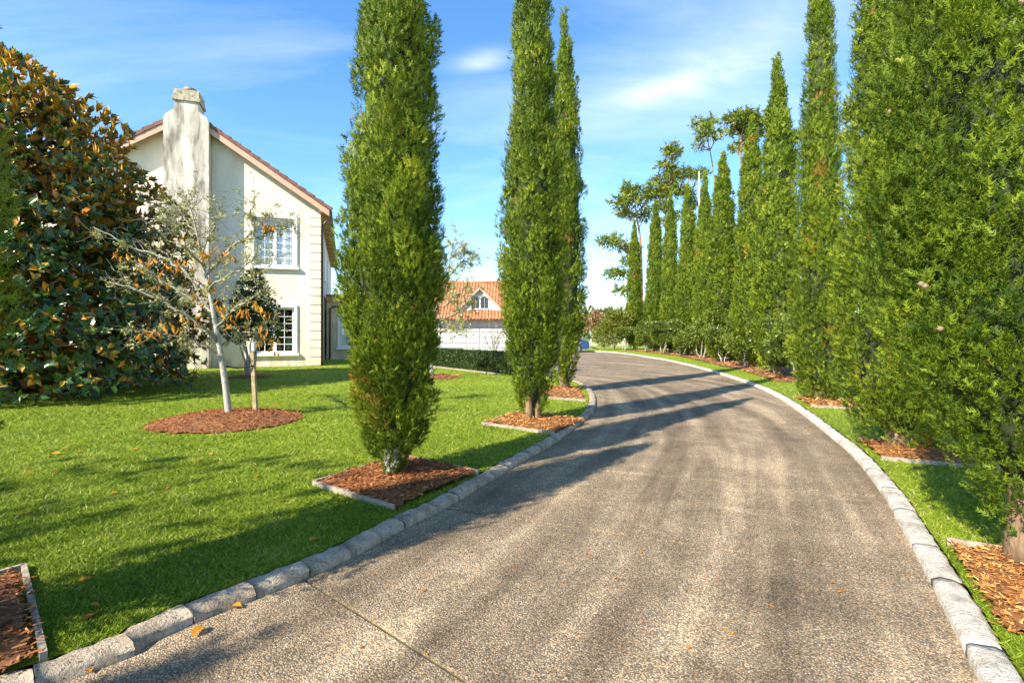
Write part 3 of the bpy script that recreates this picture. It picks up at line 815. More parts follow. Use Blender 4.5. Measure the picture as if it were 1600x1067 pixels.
# ------------------------------------------------------------------ magnolia
def magnolia(label, loc, H, Rm, n, seed, single):
    root = tag(empty('magnolia_tree', (loc[0], loc[1], LAWN_Z)), label, 'magnolia tree')
    rg = np.random.default_rng(seed)
    prof = prof_fn([(0,.92),(.08,1.03),(.22,1.02),(.36,.93),(.52,.83),(.68,.70),(.82,.53),(.92,.34),(1,.04)])
    u = rg.uniform(0, 1, n * 3); u = u[rg.uniform(size=len(u)) < prof(u) + .1][:n]; k = len(u); th = rg.uniform(0, 2*math.pi, k)
    lob = 1 + .07 * np.sin(4*th + u*7 + seed) + .08 * np.sin(7*th - u*15) + .07 * np.sin(12*th + u*31) * np.cos(u*24 + 3*th)
    depth = 1 - .34 * rg.uniform(0, 1, k) ** 2.2
    out = np.stack([np.cos(th), np.sin(th), np.zeros(k)], 1); pos = out * (prof(u) * Rm * lob * depth)[:, None]; pos[:, 2] = .10 + u * H
    ax = unit(out * (1.05 - u * .55)[:, None] + np.array([0, 0, .38]) + .28 * rg.normal(size=(k, 3)) + np.stack([0*u, 0*u, u*.5], 1))
    nl = 7; idx = np.repeat(np.arange(k), nl); j = np.tile(np.arange(nl), k)
    e1 = unit(np.cross(ax, rg.normal(size=(k, 3)))); e2 = np.cross(ax, e1)
    an = j * 2.4 + rg.uniform(-.4, .4, len(j)); side = e1[idx] * np.cos(an)[:, None] + e2[idx] * np.sin(an)[:, None]
    open_ = (rg.uniform(.25, 1.2, len(j)) * (2.3 - 2.0 * u[idx]))[:, None]
    la = unit(ax[idx] + side * open_ + .12 * rg.normal(size=(len(j), 3)))
    lp = pos[idx] + ax[idx] * (rg.uniform(-.05, .05, len(j)))[:, None]
    nrm = unit(ax[idx] - la * (ax[idx] * la).sum(1, keepdims=True))      # upper face of each leaf looks to the rosette's axis
    size = .17 * rg.uniform(.65, 1.25, len(j)); tint = np.clip(rg.uniform(0, 1, len(j)) ** 1.15 + .38 * np.clip(u[idx] - .42, 0, 1), 0, 1)
    S = unit(np.cross(la, nrm)); N = np.cross(S, la)
    cam_d = np.hypot(lp[:, 0] + loc[0], lp[:, 1] + loc[1])
    pick = np.zeros(len(j), bool)
    if single:
        wx, wy = lp[:, 0] + loc[0], lp[:, 1] + loc[1]
        vis = (wx / np.maximum(wy, .1) > -1.0) & (np.repeat(depth, nl) > .97)
        order = np.argsort(np.where(vis, cam_d, 1e9)); pick[order[:280]] = True
        lms = []
        for q in range(6):
            me = bpy.data.meshes.new('leaf'); TV, TT = leaf_tmpl(.20 + .015*q, .10 + .01*q, .06 + .03*q)
            me.from_pydata([tuple(v) for v in TV], [], [tuple(int(i) for i in t) for t in TT]); a = me.attributes.new('tint', 'FLOAT', 'POINT')
            a.data.foreach_set('value', np.full(len(TV), (.1, .35, .6, .5, .92, .25)[q], dtype=np.float32)); me.materials.append(M['magnolia']); lms.append(me)
        for q in np.nonzero(pick)[0]:
            o = bpy.data.objects.new('leaf', lms[int(rg.integers(0, 6))]); col.objects.link(o); o.parent = root
            mt = Matrix((S[q], la[q], N[q])).transposed().to_4x4(); mt.translation = Vector(lp[q]); o.matrix_local = mt @ Matrix.Scale(float(size[q]), 4)
    kp = ~pick
    TV, TT = LEAF_BIG; m = len(TV); q = kp.sum()
    V = lp[kp][:, None, :] + size[kp][:, None, None] * (TV[None, :, 0:1]*S[kp][:, None, :] + TV[None, :, 1:2]*la[kp][:, None, :] + TV[None, :, 2:3]*N[kp][:, None, :])
    T = TT[None] + (np.arange(q) * m)[:, None, None]
    tag(np_mesh('crown', V.reshape(-1, 3), T.reshape(-1, 3), M['magnolia'], root, np.repeat(tint[kp], m)), kind='stuff')
    mb = MB(); rr = random.Random(seed)
    mb.tube([(0,0,-.05),(.02,.03,H*.3),(-.03,0,H*.6),(0,0,H*.93)], [.2,.15,.09,.02], 9)
    mb.build('trunk', M['twig'], root, True)
    lb = MB()
    for q in range(110):
        uu = rr.uniform(.05, .85); a = rr.uniform(0, 2*math.pi); r = float(prof(uu))*Rm*.88; z = uu*H
        lb.tube([(0,0,z*.75), (r*.5*math.cos(a), r*.5*math.sin(a), z*.87), (r*math.cos(a), r*math.sin(a), z)], [.05,.03,.010], 5)
    lb.build('limbs', M['twig'], root, True)
    if not single: return root                             # a loose crown without the dense inside
    # deep inside the crown the leaves are old, small and dense
    bl = [((0,0,H*.22), (Rm*.68,Rm*.68,H*.26)), ((0,0,H*.5), (Rm*.66,Rm*.66,H*.24)), ((0,0,H*.74), (Rm*.42,Rm*.42,H*.16))]
    Pp, A = cloud(bl, 55, .2, LEAF_BIG, seed + 5, .25)
    rg2 = np.random.default_rng(seed+6); V, T, m = scatter(Pp, A, QUADLEAF, .30, rg2)
    tag(np_mesh('inner_leaves', V, T, M['magnolia'], root, np.repeat(rg2.uniform(0, .6, len(Pp)), m)), kind='stuff')
    return root
MG = magnolia('big magnolia with glossy dark leaves and rusty undersides beside the house', (-10.4,10.3), 6.75, 3.45, 5300, 21, True)
MG2 = magnolia('magnolia off to the left that shades the front lawn', (-9.0,-3.0), 7.8, 3.4, 620, 22, False)

# ------------------------------------------------------------------ branching trees with lichen
def grow(paths, rg, twigs, tw_len, tw_r, wander=.25):
    """paths: list of (points, r0, r1); returns MB with limbs and list of twig polylines"""
    tw = []
    for pts, r0, r1 in paths:
        pts = [Vector(p) for p in pts]; total = len(pts) - 1
        for k in range(twigs):
            t = rg.uniform(.18, 1.0) * total; i = min(int(t), total - 1); p = pts[i].lerp(pts[i+1], t - i)
            d = (pts[i+1] - pts[i]).normalized(); v = (d * rg.uniform(.2, .9) + Vector((rg.gauss(0, .6), rg.gauss(0, .6), rg.gauss(.25, .5)))).normalized()
            L = tw_len * rg.uniform(.4, 1.25); q = [p]
            for s in range(5):
                v = (v + Vector((rg.gauss(0, wander), rg.gauss(0, wander), rg.gauss(.02, wander)))).normalized(); q.append(q[-1] + v * L / 5)
            tw.append((q, tw_r * rg.uniform(.7, 1.3)))
            for w in range(rg.choice((1, 2, 2, 3))):
                b = q[rg.randint(1, 4)]; v2 = (v + Vector((rg.gauss(0, .8), rg.gauss(0, .8), rg.gauss(0, .6)))).normalized(); q2 = [b]
                for s in range(3):
                    v2 = (v2 + Vector((rg.gauss(0, wander), rg.gauss(0, wander), rg.gauss(0, wander)))).normalized(); q2.append(q2[-1] + v2 * L * .17)
                tw.append((q2, tw_r * .55))
    return tw
def smooth_path(pts, k=4):
    pts = [Vector(p) for p in pts]; out = []
    for i in range(len(pts) - 1):
        p0, p1, p2, p3 = pts[max(i-1,0)], pts[i], pts[i+1], pts[min(i+2, len(pts)-1)]
        for s in range(k):
            t = s / k; out.append(0.5*((2*p1)+(p2-p0)*t+(2*p0-5*p1+4*p2-p3)*t*t+(-p0+3*p1-3*p2+p3)*t*t*t))
    out.append(pts[-1]); return out
def lichen_tree(label, base, trunk, branches, rg_seed, twigs, tw_len, lichen_n, r0, leaf_spots, leaf_n, leaf_size, lichen_size=.022):
    root = tag(empty('lichen_tree', (base.x, base.y, LAWN_Z)), label, 'small tree'); inv = -Vector((base.x, base.y, LAWN_Z))
    rg = random.Random(rg_seed); nr = np.random.default_rng(rg_seed)
    tp = [p + inv for p in smooth_path(trunk)]; m = MB()
    m.tube(tp, [r0 * (1.18 if i == 0 else 1) * (1 - .86 * i / (len(tp)-1)) for i in range(len(tp))], 10); m.build('trunk', M['bark_grey'], root, True)
    paths = []
    for br, a, b in branches:
        bp = [p + inv for p in smooth_path(br)]; bp = [bp[0]] + [p + Vector((rg.gauss(0, .012), rg.gauss(0, .012), rg.gauss(0, .012))) for p in bp[1:]]
        bm_ = MB(); bm_.tube(bp, [a + (b-a)*i/(len(bp)-1) for i in range(len(bp))], 7); bm_.build('branch', M['twig'], root, True); paths.append((bp, a, b))
    paths.append((tp[len(tp)//2:], .02, .01))
    tw = grow(paths, rg, twigs, tw_len, .0045)
    tm = MB()
    for q, r in tw: tm.tube(q, [r * (1 - .7*i/(len(q)-1)) for i in range(len(q))], 4, False)
    tag(tm.build('twigs', M['twig'], root), kind='stuff')
    # lichen tufts on branches and twigs
    segs = []
    for bp, a, b in paths:
        for i in range(len(bp)-1): segs.append((bp[i], bp[i+1], 3.0))
    for q, r in tw:
        for i in range(min(3, len(q)-1)): segs.append((q[i], q[i+1], 1.0))
    wts = np.array([s[2] * (s[1]-s[0]).length for s in segs]); hot = nr.gamma(.16, 1.0, len(segs)); wts = wts * hot; wts /= wts.sum()
    ch = nr.choice(len(segs), lichen_n, p=wts); A_ = np.array([tuple(segs[i][0]) for i in ch]); B_ = np.array([tuple(segs[i][1]) for i in ch])
    t = nr.uniform(0, 1, (lichen_n, 1)); pos = A_ + (B_-A_)*t + nr.normal(0, .020, (lichen_n, 3)) - np.array([0,0,.008])
    V, T, mm = scatter(pos, nr.normal(size=(lichen_n, 3)), FERN_FAR, lichen_size * nr.uniform(.5, 1.6, lichen_n), nr)
    tag(np_mesh('lichen', V, T, M['lichen'], root, np.repeat(nr.uniform(0, 1, lichen_n), mm)), kind='stuff')
    # hanging leaves, one object each
    lms = []
    for q in range(5):
        me = bpy.data.meshes.new('leaf'); TV, TT = leaf_tmpl(.15 + .02*q, .06 + .03*q, .1 + .1*q)
        me.from_pydata([tuple(v) for v in TV], [], [tuple(int(i) for i in t_) for t_ in TT]); at_ = me.attributes.new('tint', 'FLOAT', 'POINT')
        at_.data.foreach_set('value', np.full(len(TV), .1 + .2*q, dtype=np.float32)); me.materials.append(M['orange_leaf']); lms.append(me)
    for c, n, sp in leaf_spots:
        for k in range(n):
            o = bpy.data.objects.new('leaf', rg.choice(lms)); col.objects.link(o); o.parent = root
            o.location = c + inv + Vector((rg.gauss(0, sp), rg.gauss(0, sp*1.2), rg.gauss(0, sp*.45)))
            o.rotation_euler = (R(-90 + rg.gauss(0, 28)), rg.gauss(0, .35), rg.uniform(0, 6.28)); o.scale = (leaf_size * rg.uniform(.7, 1.25),) * 3
    return root
D = 7.0
def q7(px, py, dd=0): return P(px, py, D + dd)
trunk = [Vector((TREE_P.x, TREE_P.y, .10)), q7(352,600), q7(345,555), q7(338,515,.03), q7(331,475,.05), q7(324,440,.05), q7(316,405,.02), q7(309,370,-.03), q7(300,335,-.05), q7(293,312,-.05)]
br = [
    ([q7(341,535,.02), q7(318,512,-.15), q7(285,490,-.3), q7(250,470,-.4), q7(215,455,-.45), q7(172,440,-.5)], .026, .007),
    ([q7(346,560), q7(318,540,-.1), q7(285,527,-.2), q7(250,521,-.3), q7(222,516,-.3)], .016, .005),
    ([q7(329,465,.05), q7(305,438,.2), q7(272,412,.3), q7(240,398,.35), q7(200,384,.4), q7(150,356,.45)], .024, .006),
    ([q7(322,430,.05), q7(345,405,.1), q7(368,382,.1), q7(388,371,.05), q7(398,352,.0), q7(392,334,0), q7(400,318,0)], .024, .007),
    ([q7(386,372,.05), q7(408,368,.1), q7(422,358,.15), q7(440,350,.2), q7(462,352,.25)], .014, .004),
    ([q7(340,510,.03), q7(362,488,-.2), q7(392,466,-.35), q7(425,452,-.5)], .020, .005),
    ([q7(343,540,.0), q7(372,526,.25), q7(402,520,.4), q7(432,505,.5)], .013, .004),
    ([q7(314,398,.02), q7(326,370,.3), q7(338,345,.45), q7(342,318,.5)], .014, .004),
    ([q7(318,415,.02), q7(292,390,-.35), q7(268,362,-.5), q7(255,340,-.55)], .016, .005),
    ([q7(306,360,-.03), q7(285,340,.2), q7(268,328,.35)], .010, .003),
    ([q7(333,488,.05), q7(305,470,.4), q7(270,450,.7), q7(235,430,.9)], .018, .005),
    ([q7(326,450,.05), q7(352,432,-.5), q7(380,418,-.8), q7(402,396,-1.)], .016, .005),
]
spots = []
for (px, py, n, dd) in [(232,518,12,-.3),(262,505,7,-.3),(300,500,7,-.1),(190,395,7,.4),(232,405,7,.35),(262,415,6,.3),(292,372,5,.1),(300,405,6,0),(327,395,7,.05),(342,392,6,.1),(276,412,5,.1),(355,400,8,.1),(422,350,9,.15),(372,490,7,-.3),(392,478,8,-.4),(418,490,9,.5),(424,530,9,.5),(408,512,5,.4),(430,545,5,.5),(320,440,4,.1),(310,455,3,.2),(340,475,5,-.1),(215,420,5,.5),(250,440,3,.5),(362,505,5,.1)]:
    spots.append((q7(px, py, dd - .12), int(n*1.15), .07))
lichen_tree('small leafless tree with pale lichen and hanging orange leaves, tied to a stake', TREE_P, trunk, br, 31, 20, .42, 6200, .044, spots, 0, .105, .032)
# stake and tie
sp = Vector((TREE_P.x + .26, TREE_P.y + .22, 0)); st = tag(empty('tree_stake', (sp.x, sp.y, LAWN_Z)), 'square timber stake beside the small lichen covered tree', 'stake')
m = MB(); m.prism([Vector((-.025,-.025,-.05)), Vector((.025,-.025,-.05)), Vector((.025,.025,-.05)), Vector((-.025,.025,-.05))], (-.05, .0, 1.0)); m.build('post', M['stake'], st)
m = MB(); a = Vector((-.03,-.03,.74)); b = q7(348,572) - Vector((sp.x, sp.y, LAWN_Z))
m.tube([a + Vector((.0,.03,0)), a, a.lerp(b, .5) + Vector((0,0,-.03)), b, b + Vector((-.04,.05,.0))], .011, 6); m.build('tie_strap', M['strap'], st)
# second lichen tree, mostly hidden behind the broad cypress
D2 = 13.8
def q2(px, py, dd=0): return P(px, py, D2 + dd)
trunk2 = [Vector((LT_P.x, LT_P.y, .08)), q2(672,560), q2(674,520), q2(682,480,.1), q2(698,440,.1), q2(704,400,0), q2(712,365,0)]
br2 = [([q2(692,480), q2(712,462,-.2), q2(728,448,-.3)], .03, .006), ([q2(690,500), q2(708,492,.3), q2(726,482,.4), q2(738,470,.4)], .028, .006), ([q2(697,440), q2(712,420,.1), q2(724,408,.2), q2(736,414,.2)], .024, .005),
       ([q2(703,405), q2(714,396,.1), q2(730,396,.2)], .016, .004), ([q2(690,520), q2(706,512,-.3), q2(720,516,-.5)], .022, .005), ([q2(694,470), q2(676,450,.2), q2(660,430,.3)], .028, .006), ([q2(690,500), q2(670,480,.2), q2(650,470,.3)], .028, .006)]
lichen_tree('bare tree with pale lichen twigs in front of the garage roof', LT_P, trunk2, br2, 32, 26, .62, 9000, .06, [(q2(712,470), 14, .28), (q2(720,440), 10, .25), (q2(708,500), 12, .25)], 0, .09, .04)
# ------------------------------------------------------------------ shrubs, hedge
def shrub(name, label, cat, loc, blobs, stems, dens, size, mat, seed, group=None, bark_='bark_grey', tmpl=QUADLEAF, shell=.5, base=.42):
    root = tag(empty(name, (loc[0], loc[1], LAWN_Z)), label, cat, group); rg = random.Random(seed)
    for k in range(stems[0]):
        a = rg.uniform(0, 6.28); h = stems[1] * rg.uniform(.8, 1.15); sp = stems[2] * rg.uniform(.5, 1.1); m = MB()
        pts = [Vector((.06*math.cos(a), .06*math.sin(a), -.03))]
        for j in range(1, 6):
            t = j / 5; pts.append(Vector((math.cos(a)*(.06+sp*t) + rg.gauss(0,.02), math.sin(a)*(.06+sp*t) + rg.gauss(0,.02), h*t)))
        m.tube(pts, [.030*(1-.6*j/5)*(stems[1]/.9)**.5 for j in range(6)], 7); m.build('stem', M[bark_], root, True)
    foliage('foliage', blobs, dens, size, tmpl, mat, root, seed, shell, base); return root
bush_px = [(1232,594,.95), (1192,581,1.0), (1152,573.5,.95), (1118,567,.95), (1086,561,.9), (1056,556.5,.9), (1027,553,.85), (1000,550,.85), (968,548,.75)]
bush_lab = ['camellia shrub nearest along the verge, beside the third cypress', 'second camellia shrub along the verge, with forked white stems', 'third camellia shrub along the verge, counting from the front', 'fourth camellia shrub along the verge, counting from the front', 'fifth camellia shrub along the verge, counting from the front', 'fourth camellia shrub from the far end of the verge', 'third camellia shrub from the far end of the verge', 'second camellia shrub from the far end of the verge', 'round dark shrub closing the far end of the mulch strip']
for i, (px, py, s) in enumerate(bush_px):
    g = G(px, py, LAWN_Z) + Vector((.32, .05, 0)); rb = random.Random(60 + i)
    bl = []
    for k in range(10):
        a = rb.uniform(0, 6.28); r = rb.uniform(.15, .72) * s; bl.append(((r*math.cos(a), r*math.sin(a), rb.uniform(.75, 1.95) * s), (rb.uniform(.34,.5)*s, rb.uniform(.34,.5)*s, rb.uniform(.28,.42)*s)))
    shrub('camellia_shrub', bush_lab[i], 'shrub', (g.x, g.y), bl, (4, .95*s, .34), 330, .085, M['camellia'], 70 + i, 'camellia shrubs along the verge', base=.45)
# yellow bush at the far end
yb = Vector((7.2, 36.5)); bl = [((x, y, z), (.9, .8, .8)) for x, y, z in ((0,0,1.2),(.8,.3,1.7),(-.6,.2,1.0),(.5,-.2,2.2),(.1,.3,1.8))]
shrub('yellow_shrub', 'yellow green shrub beyond the last cypress', 'shrub', (yb.x, yb.y), bl, (4, 1.0, .4), 130, .14, M['yellow_bush'], 91)
bl = [((x*1.15,y*1.15,z*1.14),(a*1.15,b*1.15,c*1.15)) for (x,y,z),(a,b,c) in [((0,0,1.5),(.42,.42,.5)), ((.3,.1,1.15),(.35,.35,.35)), ((-.3,0,1.2),(.35,.35,.4)), ((.1,-.1,2.0),(.35,.35,.42)), ((-.15,.1,1.75),(.34,.34,.3)), ((.38,-.1,1.6),(.3,.3,.3)), ((.05,.1,2.35),(.2,.2,.25))]]
shrub('leafy_shrub', 'upright dark green shrub in front of the lower house window', 'shrub', SH_P, bl, (5, 1.3, 0.22), 520, .08, M['camellia'], 92, base=.30)
# box hedge before the court
hr = tag(empty('low_hedge', (0, 0, LAWN_Z)), 'low clipped hedge between the lawn and the garage court', 'hedge')
ha, hb = Vector((-3.6,20.2)), Vector((.15,15.0)); hd = (hb - ha); hl = hd.length; hd.normalize(); hn = Vector((-hd.y, hd.x))
rgh = np.random.default_rng(44); n = 15000
t = rgh.uniform(0, hl, n); f = rgh.integers(0, 3, n); w = rgh.uniform(-.32, .32, n); z = rgh.uniform(.06, .56, n)
w = np.where(f == 0, -.33, np.where(f == 1, .33, w)); z = np.where(f == 2, .57, z); w = w + rgh.normal(0, .025, n); z = z + rgh.normal(0, .022, n)
pos = np.stack([ha.x + hd.x*t + hn.x*w, ha.y + hd.y*t + hn.y*w, z], 1); nr_ = np.stack([hn.x*w*3, hn.y*w*3, (f == 2)*1.0 + .2], 1)
V, T, m_ = scatter(pos, nr_ + rgh.normal(0, .6, (n, 3)), QUADLEAF, .055 * rgh.uniform(.6, 1.4, n), rgh)
tag(np_mesh('foliage', V, T, M['hedge'], hr, np.repeat(np.clip(rgh.normal(.45, .2, n), 0, 1), m_)), kind='stuff')
m = MB(); a0, b0_ = ha.to_3d(), hb.to_3d(); off = hn.to_3d() * .27
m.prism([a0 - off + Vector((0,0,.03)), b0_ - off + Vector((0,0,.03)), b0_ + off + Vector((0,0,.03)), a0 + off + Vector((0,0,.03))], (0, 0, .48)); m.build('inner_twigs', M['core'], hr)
m = MB(); ha3, hb3 = ha.to_3d(), hb.to_3d(); o1, o2 = hn.to_3d() * -.62, hn.to_3d() * -.54
ed = tag(m.prism([ha3 + o1, hb3 + o1, hb3 + o2, ha3 + o2], (0, 0, .085)).build('garden_edging', M['timber']), 'timber edging board on the lawn side of the low hedge', 'edging')

# ------------------------------------------------------------------ house
ANG = math.atan2(.3107, .9505)
house = tag(empty('house', (-7.05, 18.8, LAWN_Z), ANG), 'two storey cream stucco house with gable chimney and brown tiled roof', 'house')
GW, APX, SL, LEN = 8.3, 8.55, .66, 16.3          # gable width, wall apex, slope, length
def top(x): return APX - abs(x + GW/2) * SL
EAVE = top(0)
W0, W1 = -2.19, -.87
holes = [(.47, 2.12), (3.57, 5.31)]
m = MB()
def fq(x0, x1, z0, z1): m.poly([(x0,0,z0),(x1,0,z0),(x1,0,z1),(x0,0,z1)])
m.poly([(-GW,0,-.1),(W0,0,-.1),(W0,0,top(W0)),(-GW/2,0,APX),(-GW,0,EAVE)])
m.poly([(W1,0,-.1),(0,0,-.1),(0,0,EAVE),(W1,0,top(W1))])
fq(W0, W1, -.1, holes[0][0]); fq(W0, W1, holes[0][1], holes[1][0]); m.poly([(W0,0,holes[1][1]),(W1,0,holes[1][1]),(W1,0,top(W1)),(W0,0,top(W0))])
for z0, z1 in holes:
    m.poly([(W0,0,z0),(W1,0,z0),(W1,.22,z0),(W0,.22,z0)]); m.poly([(W0,0,z1),(W0,.22,z1),(W1,.22,z1),(W1,0,z1)])
    m.poly([(W0,0,z0),(W0,.22,z0),(W0,.22,z1),(W0,0,z1)]); m.poly([(W1,0,z0),(W1,0,z1),(W1,.22,z1),(W1,.22,z0)])
m.poly([(0,0,-.1),(0,LEN,-.1),(0,LEN,EAVE),(0,0,EAVE)]); m.poly([(-GW,0,-.1),(-GW,0,EAVE),(-GW,LEN,EAVE),(-GW,LEN,-.1)])
m.poly([(0,LEN,-.1),(-GW,LEN,-.1),(-GW,LEN,EAVE),(-GW/2,LEN,APX),(0,LEN,EAVE)])
m.build('wall', M['stucco'], house)
# roof: deck, barge boards, barge tiles
OV, OE = .32, .33
roof = MB()
for s in (-1, 1):
    x_e = -GW/2 + s*(GW/2 + OE); z_e = top(0) - OE*SL
    pts = [Vector((-GW/2, -OV, APX+.04)), Vector((x_e, -OV, z_e+.04)), Vector((x_e, -OV, z_e+.13)), Vector((-GW/2, -OV, APX+.13))]
    roof.prism(pts if s > 0 else pts[::-1], (0, LEN + 2*OV, 0))
roof_o = roof.build('roof', M['tile_brown'], house)
for s in (-1, 1):
    x_e = -GW/2 + s*(GW/2 + OE); z_e = top(0) - OE*SL
    b = MB(); b.prism([Vector((-GW/2, -OV-.03, APX-.16)), Vector((x_e, -OV-.03, z_e-.16)), Vector((x_e, -OV-.03, z_e+.05)), Vector((-GW/2, -OV-.03, APX+.05))], (0, .03, 0)); b.build('barge_board', M['barge'], house)
    L = math.hypot(GW/2 + OE, (GW/2 + OE)*SL); nt = 15
    dirv = Vector((s, 0, -SL)).normalized(); up = Vector((s*SL, 0, 1)).normalized()
    for k in range(nt):
        p0 = Vector((-GW/2, 0, APX)) + dirv * (L*k/nt); p1 = Vector((-GW/2, 0, APX)) + dirv * (L*(k+1)/nt + .015); lo, hi = .045, .16
        t_ = MB(); a1 = [p0 + up*lo, p1 + up*(lo+.02), p1 + up*(hi+.035), p0 + up*(hi-.01)]
        t_.prism([q + Vector((0,-OV-.055,0)) for q in a1], (0, .24, 0)); t_.build('barge_tile', M['tile_brown'], roof_o)
    so = MB(); so.prism([Vector((x_e, -OV, z_e-.06)), Vector((x_e - s*OE, -OV, z_e-.06 + OE*SL*.35)), Vector((x_e - s*OE, -OV, z_e + OE*SL*.35)), Vector((x_e, -OV, z_e+.035))], (0, LEN + 2*OV, 0)); so.build('soffit', M['soffit'], house)
    gt = MB(); gt.box(min(x_e, x_e+s*.10), max(x_e, x_e+s*.10), -OV+.02, LEN+OV-.02, z_e-.10, z_e+.03); gt.build('gutter', M['pipe'], house)
for k in range(12):
    y = .4 + k*1.3; rf = MB(); rf.box(.01, OE-.02, y, y+.07, top(0)-OE*SL-.12, top(0)-OE*SL-.04); rf.build('rafter_end', M['soffit'], house)
hm = MB(); hm.prism([Vector((-.75,2.0,5.9)), Vector((.12,2.0,5.75)), Vector((.12,2.0,6.0)), Vector((-.25,2.0,6.48)), Vector((-.62,2.0,6.55))], (0, 2.2, 0)); hm.build('dormer_ridge', M['tile_orange'], roof_o)
# quoins
zq = .02; step = (EAVE - .1) / 18
for k in range(18):
    q = MB(); q.box(-.375, .028, -.03, .30, .02 + k*step, .02 + (k+1)*step - .032); q.build('quoin', M['stucco'], house)
# chimney
ch = MB(); cxm = -4.15; d0, d1 = -.5, -.004
sh = [(-.66,-.1),(.66,-.1),(.66,8.28),(.60,8.42),(.44,8.55),(.345,8.62),(.345,8.92),(-.345,8.92),(-.345,8.62),(-.44,8.55),(-.60,8.42),(-.66,8.28)]
ch.prism([Vector((cxm + x, d0, z)) for x, z in sh], (0, .5 - .004, 0))
ch.prism([Vector((cxm + x, 0.0, z)) for x, z in [(-.345,7.9),(.345,7.9),(.345,8.915),(-.345,8.915)]], (0, .25, 0))
chim_o = ch.build('chimney', M['chimney'], house)
cp = MB(); cp.box(cxm-.40, cxm+.40, d0-.05, .30, 8.91, 9.02); cp.box(cxm-.37, cxm+.37, d0-.02, .27, 9.019, 9.28); cp.build('chimney_cap', M['cap'], chim_o)
pt = MB(); pt.tube([(cxm+.02,-.12,9.27),(cxm+.02,-.12,9.38),(cxm+.02,-.12,9.40),(cxm+.02,-.12,9.46)], [.17,.17,.20,.20], 16); pt.build('flue_pot', M['copper'], chim_o, True)
# windows of the gable wall
def window(parent, x0, x1, z0, z1, yf, cols, rows, curtain, sill=True, surround=.10):
    fr = MB(); s = surround
    fr.box(x0-s, x1+s, yf-.05, yf+.02, z1, z1+s); fr.box(x0-s, x0, yf-.05, yf+.02, z0, z1); fr.box(x1, x1+s, yf-.05, yf+.02, z0, z1)
    w = fr.build('window', M['white'], parent)
    if sill:
        sl = MB(); sl.box(x0-s-.06, x1+s+.06, yf-.11, yf+.16, z0-.09, z0); sl.build('sill', M['white'], w)
    fw = .075; sash = MB(); yb, ye = yf+.07, yf+.12
    sash.box(x0, x1, yb, ye, z0, z0+fw); sash.box(x0, x1, yb, ye, z1-fw, z1); sash.box(x0, x0+fw, yb, ye, z0+fw, z1-fw); sash.box(x1-fw, x1, yb, ye, z0+fw, z1-fw)
    xm = (x0+x1)/2
    if cols == 4: sash.box(xm-.06, xm+.06, yb, ye, z0+fw, z1-fw); halves = [(x0+fw, xm-.06), (xm+.06, x1-fw)]
    else: halves = [(x0+fw, x1-fw)]
    sash.build('frame', M['white'], w)
    mu = MB(); zz0, zz1 = z0+fw, z1-fw; nc = cols//len(halves); bw = .011
    for a, b in halves:
        cw = (b-a)/nc; rh = (zz1-zz0)/rows
        for c in range(1, nc): mu.box(a+c*cw-bw, a+c*cw+bw, yb+.004, ye-.012, zz0, zz1)
        for r in range(1, rows): mu.box(a, b, yb+.008, ye-.016, zz0+r*rh-bw, zz0+r*rh+bw)
        for c in range(nc):
            for r in range(rows):
                p = MB(); p.box(a+c*cw+bw, a+(c+1)*cw-bw, yb+.020, yb+.026, zz0+r*rh+bw, zz0+(r+1)*rh-bw); p.build('pane', M['glass'], w)
    mu.build('muntins', M['white'], w)
    if curtain:
        for a, b in ((x0, xm-.07), (xm+.0, x1)):
            cu = MB(); n = 40; base = len(cu.v)
            for i in range(n+1):
                x = a+(b-a)*i/n; y = yf+.165+.02*math.sin(i*1.35)+.010*math.sin(i*.7)
                cu.v += [(x, y, z0-.1), (x, y, z1+.1)]
            for i in range(n): cu.f.append((2*i, 2*i+2, 2*i+3, 2*i+1))
            cu.build('curtain', M['curtain'], w, True)
    rm = MB(); rm.box(x0-.6, x1+.6, yf+.235, yf+2.2, z0-.4, z1+.25)
    rm.f = [f for i, f in enumerate(rm.f) if i != 2]; rm.build('room', M['dark_room'], w)
window(house, W0+.002, W1-.002, holes[1][0]+.002, holes[1][1]-.002, 0.0, 4, 6, True)
window(house, W0+.002, W1-.002, holes[0][0]+.002, holes[0][1]-.002, 0.0, 4, 6, False)
# downpipe at the corner
dp = MB(); dp.tube([(.30,-.02,EAVE-.42),(.10,.06,EAVE-.62),(.075,.06,EAVE-.8),(.075,.06,.02)], .042, 8); dp.build('downpipe', M['pipe'], house, True)
# upper side window (seen edge on)
for y in (4.2, 8.6):
    sw = MB(); sw.box(.0, .05, y, y+1.1, 3.5, 5.0); sw.build('side_window', M['white'], house)
# single storey wing
wing = tag(empty('house_wing', (-8.3, 22.75, LAWN_Z), ANG), 'single storey tan wing with brown fascia behind the house corner', 'house wing')
m = MB(); X1 = 4.3; wx0, wx1, wz0, wz1 = .62, 1.55, .55, 1.95
m.poly([(.06,0,-.1),(wx0,0,-.1),(wx0,0,2.6),(.06,0,2.6)]); m.poly([(wx1,0,-.1),(X1,0,-.1),(X1,0,2.6),(wx1,0,2.6)]); m.poly([(wx0,0,-.1),(wx1,0,-.1),(wx1,0,wz0),(wx0,0,wz0)]); m.poly([(wx0,0,wz1),(wx1,0,wz1),(wx1,0,2.6),(wx0,0,2.6)])
m.poly([(X1,0,-.1),(X1,5,-.1),(X1,5,2.6),(X1,0,2.6)]); m.build('wall', M['wing'], wing)
m = MB(); m.box(.03, X1+.15, -.18, 5.1, 2.6, 2.82); m.build('fascia', M['fascia'], wing)
m = MB(); m.box(.03, X1+.18, -.24, 5.15, 2.823, 2.90); m.build('roof', M['tile_brown'], wing)
window(wing, wx0+.002, wx1-.002, wz0+.002, wz1-.002, 0.0, 2, 6, True)
